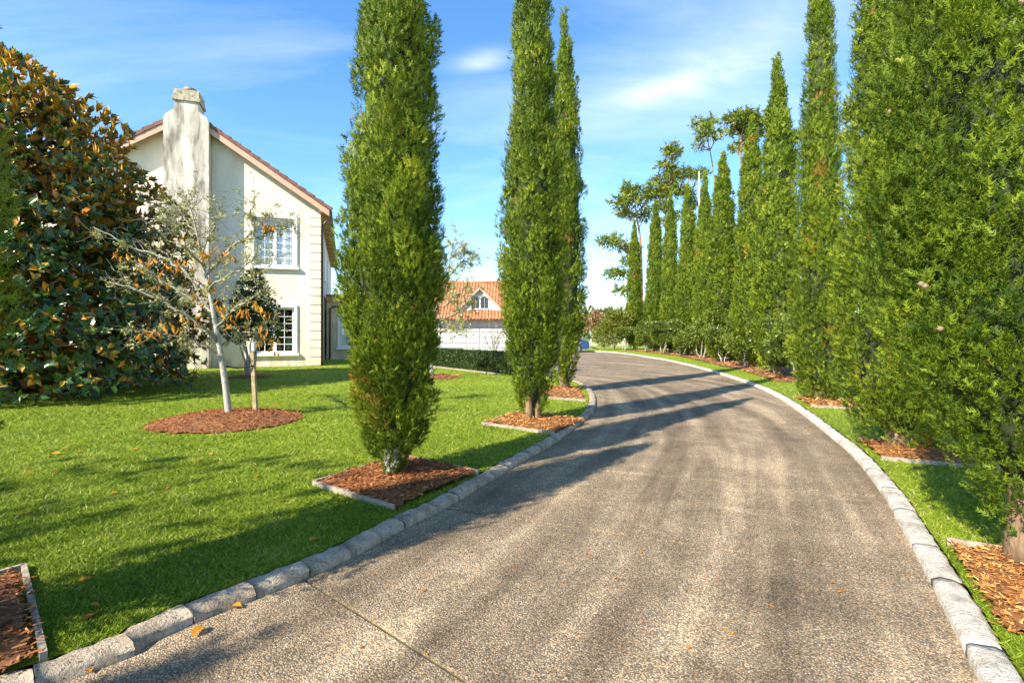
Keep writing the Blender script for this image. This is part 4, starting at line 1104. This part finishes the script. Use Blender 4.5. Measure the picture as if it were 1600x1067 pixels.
m = MB(); m.tube([(1.9,-.08,2.38),(.30,-.08,2.36),(.20,-.08,2.28),(.20,-.08,.03)], .04, 8); m.build('downpipe', M['pipe'], wing, True)

# ------------------------------------------------------------------ garage
GZ = dip(-3, 41) + .02
gar = tag(empty('garage', (-2.6, 41.0, GZ)), 'white garage with orange tiled roof and gabled dormer', 'garage')
m = MB(); hx = 5.1; DH = 2.12
m.poly([(-hx,0,-.1),(-3.2,0,-.1),(-3.2,0,3.0),(-hx,0,3.0)]); m.poly([(3.2,0,-.1),(hx,0,-.1),(hx,0,3.0),(3.2,0,3.0)]); m.poly([(-3.2,0,DH),(3.2,0,DH),(3.2,0,3.0),(-3.2,0,3.0)])
m.poly([(hx,0,-.1),(hx,8,-.1),(hx,8,3.0),(hx,4,6.0),(hx,0,3.0)]); m.poly([(-hx,0,-.1),(-hx,0,3.0),(-hx,4,6.0),(-hx,8,3.0),(-hx,8,-.1)]); m.poly([(hx,8,-.1),(-hx,8,-.1),(-hx,8,3.0),(hx,8,3.0)])
m.build('wall', M['garage_wall'], gar)
dr_ = MB(); dr_.box(-3.2, 3.2, .14, .17, 0, DH); door = dr_.build('door', M['garage_white'], gar)
for r in range(5):
    for c in range(6):
        x0, z0 = -3.2 + c*6.4/6, r*DH/5
        p = MB(); p.box(x0+.035, x0+6.4/6-.035, .07, .139, z0+.035, z0+DH/5-.035); p.build('panel', M['garage_white'], door)
def tiled(name, x0, x1, y0, z0, y1, z1, mat, parent, wl_=.26, row=.36):
    n = int((x1-x0)/wl_*6); L = math.hypot(y1-y0, z1-z0); rows = max(2, int(L/row)); dy, dz = (y1-y0)/L, (z1-z0)/L; m = MB(); ny, nz = -dz, dy
    if nz < 0: ny, nz = -ny, -nz
    for r in range(rows):
        b = len(m.v)
        for e, lift in ((r, .05), (r+1.06, .012)):
            s = min(e*L/rows, L)
            for i in range(n+1):
                x = x0+(x1-x0)*i/n; h = lift + .045*math.sin(2*math.pi*(x-x0)/wl_)
                m.v.append((x, y0+dy*s+ny*h, z0+dz*s+nz*h))
        for i in range(n): m.f.append((b+i, b+i+1, b+n+2+i, b+n+1+i))
        # front lip of each course
        b2 = len(m.v)
        for i in range(n+1):
            x, y, z = m.v[b+i]; m.v.append((x, y-ny*.05, z-nz*.05))
        for i in range(n): m.f.append((b+i+1, b+i, b2+i, b2+i+1))
    return m.build(name, mat, parent, False)
m = MB(); m.prism([Vector((-hx-.3,-.42,2.70)), Vector((-hx-.3,4,6.0)), Vector((-hx-.3,8.4,2.70)), Vector((-hx-.3,8.4,2.60)), Vector((-hx-.3,4,5.86)), Vector((-hx-.3,-.42,2.58))], (2*hx+.6, 0, 0)); rf_o = m.build('roof', M['tile_orange'], gar)
tiled('tile_courses', -hx-.3, hx+.3, -.44, 2.72, 4.0, 6.06, M['tile_orange'], rf_o)
m = MB(); m.tube([(-hx-.3,4,6.10),(hx+.3,4,6.10)], .13, 10); m.build('ridge_tile', M['tile_orange'], rf_o, True)
m = MB(); m.box(-hx-.3, hx+.3, -.50, -.40, 2.58, 2.70); m.build('gutter', M['pipe'], gar)
m = MB(); m.box(-3.3, 3.3, -.05, -.002, DH, DH+.12); m.build('door_lintel', M['garage_white'], gar)
# dormer
dz0, dza, dw, dy = 3.42, 5.25, 1.65, .52
m = MB(); m.poly([(-dw,dy,dz0),(dw,dy,dz0),(dw,dy,dz0+.25),(0,dy,dza),(-dw,dy,dz0+.25)]); m.poly([(dw,dy,dz0),(dw,3.6,dz0),(dw,3.6,dz0+.25),(dw,dy,dz0+.25)]); m.poly([(-dw,dy,dz0),(-dw,dy,dz0+.25),(-dw,3.6,dz0+.25),(-dw,3.6,dz0)])
dorm = m.build('dormer', M['garage_white'], gar)
for s in (-1, 1):
    a = Vector((0, dy-.28, dza+.12)); b = Vector((s*(dw+.3), dy-.28, dz0+.25-.3*1.0+.07)); u_ = Vector((0,0,.12)); m = MB(); m.prism([a, b, b+u_, a+u_], (0, 3.4, 0)); m.build('dormer_roof', M['tile_brown'], dorm)
    m = MB(); w_ = Vector((0,0,-.2)); m.prism([a+w_+Vector((0,-.03,0)), b+w_+Vector((0,-.03,0)), b+Vector((0,-.03,.02)), a+Vector((0,-.03,.02))], (0, .03, 0)); m.build('barge_board', M['barge'], dorm)
m = MB(); m.box(-.78,.78,dy-.06,dy-.005,dz0+.12,dz0+.20); m.box(-.78,-.68,dy-.06,dy-.005,dz0+.20,dz0+1.15); m.box(.68,.78,dy-.06,dy-.005,dz0+.20,dz0+1.15); m.box(-.05,.05,dy-.06,dy-.005,dz0+.20,dz0+1.15)
for s in (-1, 1):
    c0 = s*.365; pts = [Vector((c0+.315*math.cos(a), dy-.06, dz0+.95+.25*math.sin(a))) for a in np.linspace(0, math.pi, 9)]
    pts2 = [Vector((c0+.40*math.cos(a), dy-.06, dz0+.95+.34*math.sin(a))) for a in np.linspace(math.pi, 0, 9)]
    for i in range(8): m.prism([pts[i], pts[i+1], pts2[7-i], pts2[8-i]], (0, .055, 0))
dwin = m.build('window', M['white'], dorm)
for s in (-1, 1):
    for cx_ in (-.16, .16):
        for r in range(3):
            z0 = dz0+.22+r*.29; p = MB(); c0 = s*.365+cx_
            if r < 2: p.box(c0-.135, c0+.135, dy-.03, dy-.012, z0, z0+.26)
            else: p.prism([Vector((c0-.135,dy-.03,z0)), Vector((c0+.135,dy-.03,z0)), Vector((c0+.135,dy-.03,z0+(.36 if cx_ < 0 else .22))), Vector((c0-.135,dy-.03,z0+(.36 if cx_ > 0 else .22)))], (0,.018,0))
            p.build('pane', M['car_glass'], dwin)
# bare shrub against the garage
bs = tag(empty('bare_shrub', (-1.35, 38.9, GZ)), 'bare many stemmed shrub in front of the garage door', 'shrub'); rgx = random.Random(77); m = MB()
for k in range(9):
    a = rgx.uniform(-1.0, 1.0); q = [Vector((0,0,-.02))]; v = Vector((math.sin(a)*.6, rgx.uniform(-.3,.3), 1)).normalized()
    for s in range(6): v = (v + Vector((rgx.gauss(0,.16), rgx.gauss(0,.1), 0))).normalized(); q.append(q[-1] + v*.42)
    m.tube(q, [.04*(1-.75*i/6) for i in range(7)], 5)
    for w in range(4):
        b = q[rgx.randint(2,5)]; v2 = (v + Vector((rgx.gauss(0,.6), rgx.gauss(0,.4), 0))).normalized(); m.tube([b, b+v2*.35, b+v2*.6+Vector((0,0,.1))], [.014,.010,.005], 4)
m.build('stems', M['twig'], bs, True)
foliage('foliage', [((-.5,0,2.3),(.5,.3,.3)), ((.4,0,2.0),(.4,.3,.3))], 14, .09, QUADLEAF, M['yellow_bush'], bs, 78)

# ------------------------------------------------------------------ pines and far trees
def pine(label, base, trunk_px, pads, d, seed, r0=.22, branches=True, dens=9, mat='pine'):
    root = tag(empty('pine_tree', (base[0], base[1], -.05)), label, 'pine tree', 'pines rising behind the cypresses'); inv = -Vector((base[0], base[1], -.05))
    tp = [Vector((base[0], base[1], -.1))] + [P(x, y, d) for x, y in trunk_px]; tp = [p + inv for p in smooth_path(tp, 3)]
    m = MB(); m.tube(tp, [r0*(1-.75*i/(len(tp)-1)) for i in range(len(tp))], 8); m.build('trunk', M['bark_pine'], root, True)
    rg = random.Random(seed); blobs = []; bm_ = MB()
    for px, py, wx, wz in pads:
        c = P(px, py, d + rg.uniform(-1.2, 1.2)) + inv; k = max(3, int(wx*wz/26))
        for q in range(k):
            rr = rg.uniform(.35, .62); blobs.append((c + Vector((rg.uniform(-.5,.5)*wx*d/F, rg.uniform(-1.0,1.0), rg.uniform(-.5,.5)*wz*d/F)), (rr*1.15, rr*1.1, rr*.62)))
        if branches:
            near_ = min(tp, key=lambda p: (p - c - Vector((0,0,-1.2))).length); mid = near_.lerp(c, .55) + Vector((0,0,-.25)); bm_.tube([near_, mid, c], [.075,.05,.02], 5)
            for q in range(4): bm_.tube([mid, c + Vector((rg.gauss(0,.5), rg.gauss(0,.5), rg.gauss(0,.3)))], [.03,.012], 4)
    if bm_.v: bm_.build('limbs', M['bark_pine'], root, True)
    foliage('crown', blobs, dens, .36, FERN_FAR, M[mat], root, seed, .75, .45, .2); return root
DP = 50.0
def gb(px, d=DP): return ((px-CX)/F*d, d)
pine('leftmost pine with round crown and drooping side branches', gb(1003), [(1003,480),(1002,420),(1000,370),(994,335),(992,308)], [(992,298,34,14),(975,318,30,10),(1008,312,26,10),(978,333,26,9),(1006,334,22,10),(955,378,34,10),(982,386,22,10),(965,428,26,12),(975,452,20,10),(982,408,20,8)], DP, 101, .2)
pine('pine with tall ragged crown above the third cypress from the end', gb(1040), [(1040,480),(1042,420),(1044,360),(1047,310),(1050,262),(1050,232)], [(1050,236,24,14),(1042,258,26,12),(1036,284,30,14),(1056,272,20,10),(1030,300,30,12),(1048,296,26,12),(1035,322,24,10),(1040,345,20,10)], DP, 102, .2)
pine('dark flat topped pine beside the pale bare pole', gb(1072, 54), [(1070,480),(1070,400),(1072,340),(1074,300),(1076,275)], [(1076,268,38,9),(1062,276,20,8),(1092,276,18,8),(1070,300,26,10),(1084,318,20,9),(1066,335,18,8)], 54, 103, .2)
pine('slender pine with small high crown on bare stems', gb(1124), [(1122,480),(1122,380),(1118,300),(1112,250),(1104,212)], [(1096,194,22,12),(1104,206,20,10),(1092,216,12,8),(1118,212,8,5),(1090,226,8,5)], DP, 104, .13)
pine('tallest pine with broad orange tinged crown', gb(1166), [(1168,480),(1166,400),(1162,320),(1158,260),(1158,215)], [(1142,186,28,14),(1164,182,36,16),(1182,190,22,14),(1152,202,30,10),(1176,206,24,12),(1160,222,16,10),(1150,232,10,8)], DP, 105, .22)
pine('pine showing through the gap between the tallest cypresses', gb(1244), [(1244,480),(1242,380),(1240,300),(1238,240)], [(1236,215,26,18),(1240,240,24,14),(1232,262,20,16),(1330,180,20,24),(1326,215,18,20)], DP, 106, .22)
pl = tag(empty('bare_pole', (gb(1093)[0], DP, -.05)), 'pale bare dead trunk standing like a pole among the pines', 'dead tree')
m = MB(); m.tube([(0,0,-.05),(.03,.05,9),(-.04,0,(HY-268)/F*DP+1.3)], [.14,.10,.05], 8); m.build('stem', M['white_wood'], pl, True)
fr_ = random.Random(9)
fl = ['autumn orange tree at the far end of the drive', 'pale brown tree with bare stems beyond the far lawn', 'green tree in the far tree belt behind the yellow shrub', 'dark green far tree nearest the last verge cypress', 'low olive tree behind the lawn cypresses at the horizon', 'rounded far tree partly behind the last verge cypress']
for i, (px, py, d, w, mk) in enumerate([(926,482,70,22,'far_orange'), (944,480,78,26,'far_orange'), (958,484,74,26,'far_leaf'), (978,474,66,34,'far_leaf'), (905,492,80,26,'far_leaf'), (1004,470,68,40,'far_leaf')]):
    x, y = gb(px, d); H = CAM_H + (HY-py)/F*d + .05; W = w*d/F
    root = tag(empty('far_tree', (x, y, -.05)), fl[i], 'tree', 'trees of the far belt'); m = MB()
    for k in range(3): m.tube([(fr_.uniform(-.5,.5)*W*.4, fr_.uniform(-.3,.3), -.1), (fr_.uniform(-.4,.4)*W*.5, 0, H*.35), (fr_.uniform(-.5,.5)*W*.6, 0, H*.75)], [.13,.10,.04], 6)
    m.build('trunk', M['white_wood'], root, True)
    bl = [((fr_.uniform(-.5,.5)*W, fr_.uniform(-.5,.5)*W, H*fr_.uniform(.38,.9)), (W*.32, W*.32, H*.13)) for _ in range(11)]
    foliage('crown', bl, 9, .42, QUADLEAF, M[mk], root, 120+i, .7, .45, .2)
# belt of woodland far behind, reads as one mass
bl = []
for k in range(120):
    x = fr_.uniform(-10, 150); d = fr_.uniform(105, 130); h = fr_.uniform(3.0, 6.5); bl.append(((x, d, h*.55), (fr_.uniform(2,4), 2.5, h*.55)))
tl = foliage('far_woodland', bl, .9, 1.1, QUADLEAF, M['far_leaf'], None, 140, .5); tag(tl, 'far belt of woodland along the horizon', 'woodland', kind='stuff')

# ------------------------------------------------------------------ parked car, mostly behind the far lawn cypress
car = tag(empty('parked_car', (2.85, 33.4, dip(2.85,33.4) + .005)), 'blue parked car mostly hidden behind the farthest lawn cypress', 'car')
prof = [(-2.05,.32),(-2.08,.62),(-2.0,.88),(-1.75,.95),(-1.2,1.40),(-.2,1.46),(.55,1.36),(1.10,.98),(1.85,.84),(2.05,.70),(2.08,.40),(1.98,.28)]
bm = bmesh.new(); rows = []
for w, ins in ((-.84,.05),(-.80,.0),(.80,.0),(.84,.05)):
    rows.append([bm.verts.new((x*(1-ins*.3), w if z < .95 else w*.84, z if ins == 0 else z*.97+.02)) for x, z in prof])
for a, b in zip(rows, rows[1:]):
    for i in range(len(prof)): bm.faces.new((a[i], a[(i+1) % len(prof)], b[(i+1) % len(prof)], b[i]))
bm.faces.new(rows[0][::-1]); bm.faces.new(rows[-1]); bmesh.ops.recalc_face_normals(bm, faces=bm.faces)
me = bpy.data.meshes.new('body'); bm.to_mesh(me); bm.free(); link_mesh('body', me, M['car_blue'], car)
for s in (-1, 1):
    m = MB(); y = s*.735
    m.prism([Vector((-1.5,y,.98)), Vector((.95,y,.98)), Vector((.48,y*.97,1.31)), Vector((-.2,y*.97,1.39)), Vector((-1.1,y*.97,1.34))], (0, s*.02, 0)); m.build('side_window', M['car_glass'], car)
    for x in (-1.3, 1.3):
        m = MB(); m.tube([(x, s*.66, .31), (x, s*.855, .31)], .31, 18); wh = m.build('wheel', M['rubber'], car)
        m = MB(); m.tube([(x, s*.83, .31), (x, s*.865, .31)], .19, 12); m.build('rim', M['alloy'], wh)
    m = MB(); m.box(2.0, 2.085, s*.62-.14, s*.62+.14, .60, .70); m.build('headlight', M['lamp'], car)
    m = MB(); m.box(-2.10, -2.0, s*.62-.14, s*.62+.14, .68, .80); m.build('tail_light', M['barge'], car)

# ------------------------------------------------------------------ fallen leaves
lms = []
for q in range(4):
    me = bpy.data.meshes.new('fallen_leaf'); TV, TT = leaf_tmpl(.22 + .03*q, .06 + .04*q, .02)
    me.from_pydata([tuple(v) for v in TV], [], [tuple(int(i) for i in t_) for t_ in TT]); a = me.attributes.new('tint', 'FLOAT', 'POINT')
    a.data.foreach_set('value', np.full(len(TV), .05 + .25*q, dtype=np.float32)); me.materials.append(M['orange_leaf']); lms.append(me)
fr2 = random.Random(17)
spots = [(95,709),(110,700),(72,712),(330,711),(312,718),(140,944),(497,841),(90,738),(205,702),(120,706),(455,675),(250,672),(225,668),(270,676),(240,660),(170,690),(60,690),(36,742),(620,690),(430,632),(350,690),(560,706),(118,910),(40,800),(185,770),(260,760),(400,742),(130,970)]
lawn_np = [(p.x, p.y) for p in lawn_poly]
def fallen(px, py, h, label, group, size):
    g = G(px, py, h); o = bpy.data.objects.new('fallen_leaf', fr2.choice(lms)); col.objects.link(o)
    o.location = (g.x, g.y, h + .004); o.rotation_euler = (fr2.gauss(0,.10), fr2.gauss(0,.10), fr2.uniform(0,6.28)); o.scale = (size*fr2.uniform(.7,1.2),)*3
    tag(o, label, 'leaf', group)
for px, py in spots: fallen(px, py, LAWN_Z + .012, 'curled orange leaf fallen on the front lawn', 'fallen leaves on the lawn', .075)
for k in range(22):
    px, py = fr2.uniform(560, 1380), fr2.uniform(800, 1040)
    g = G(px, py)
    fallen(px, py, .0, 'tiny yellow leaf lying on the driveway', 'fallen leaves on the drive', .026)
for px, py in ((170,1026),(140,1052),(378,948),(320,978)): fallen(px, py, .01, 'brown leaf lying against the weathered kerb', 'fallen leaves by the kerb', .07)
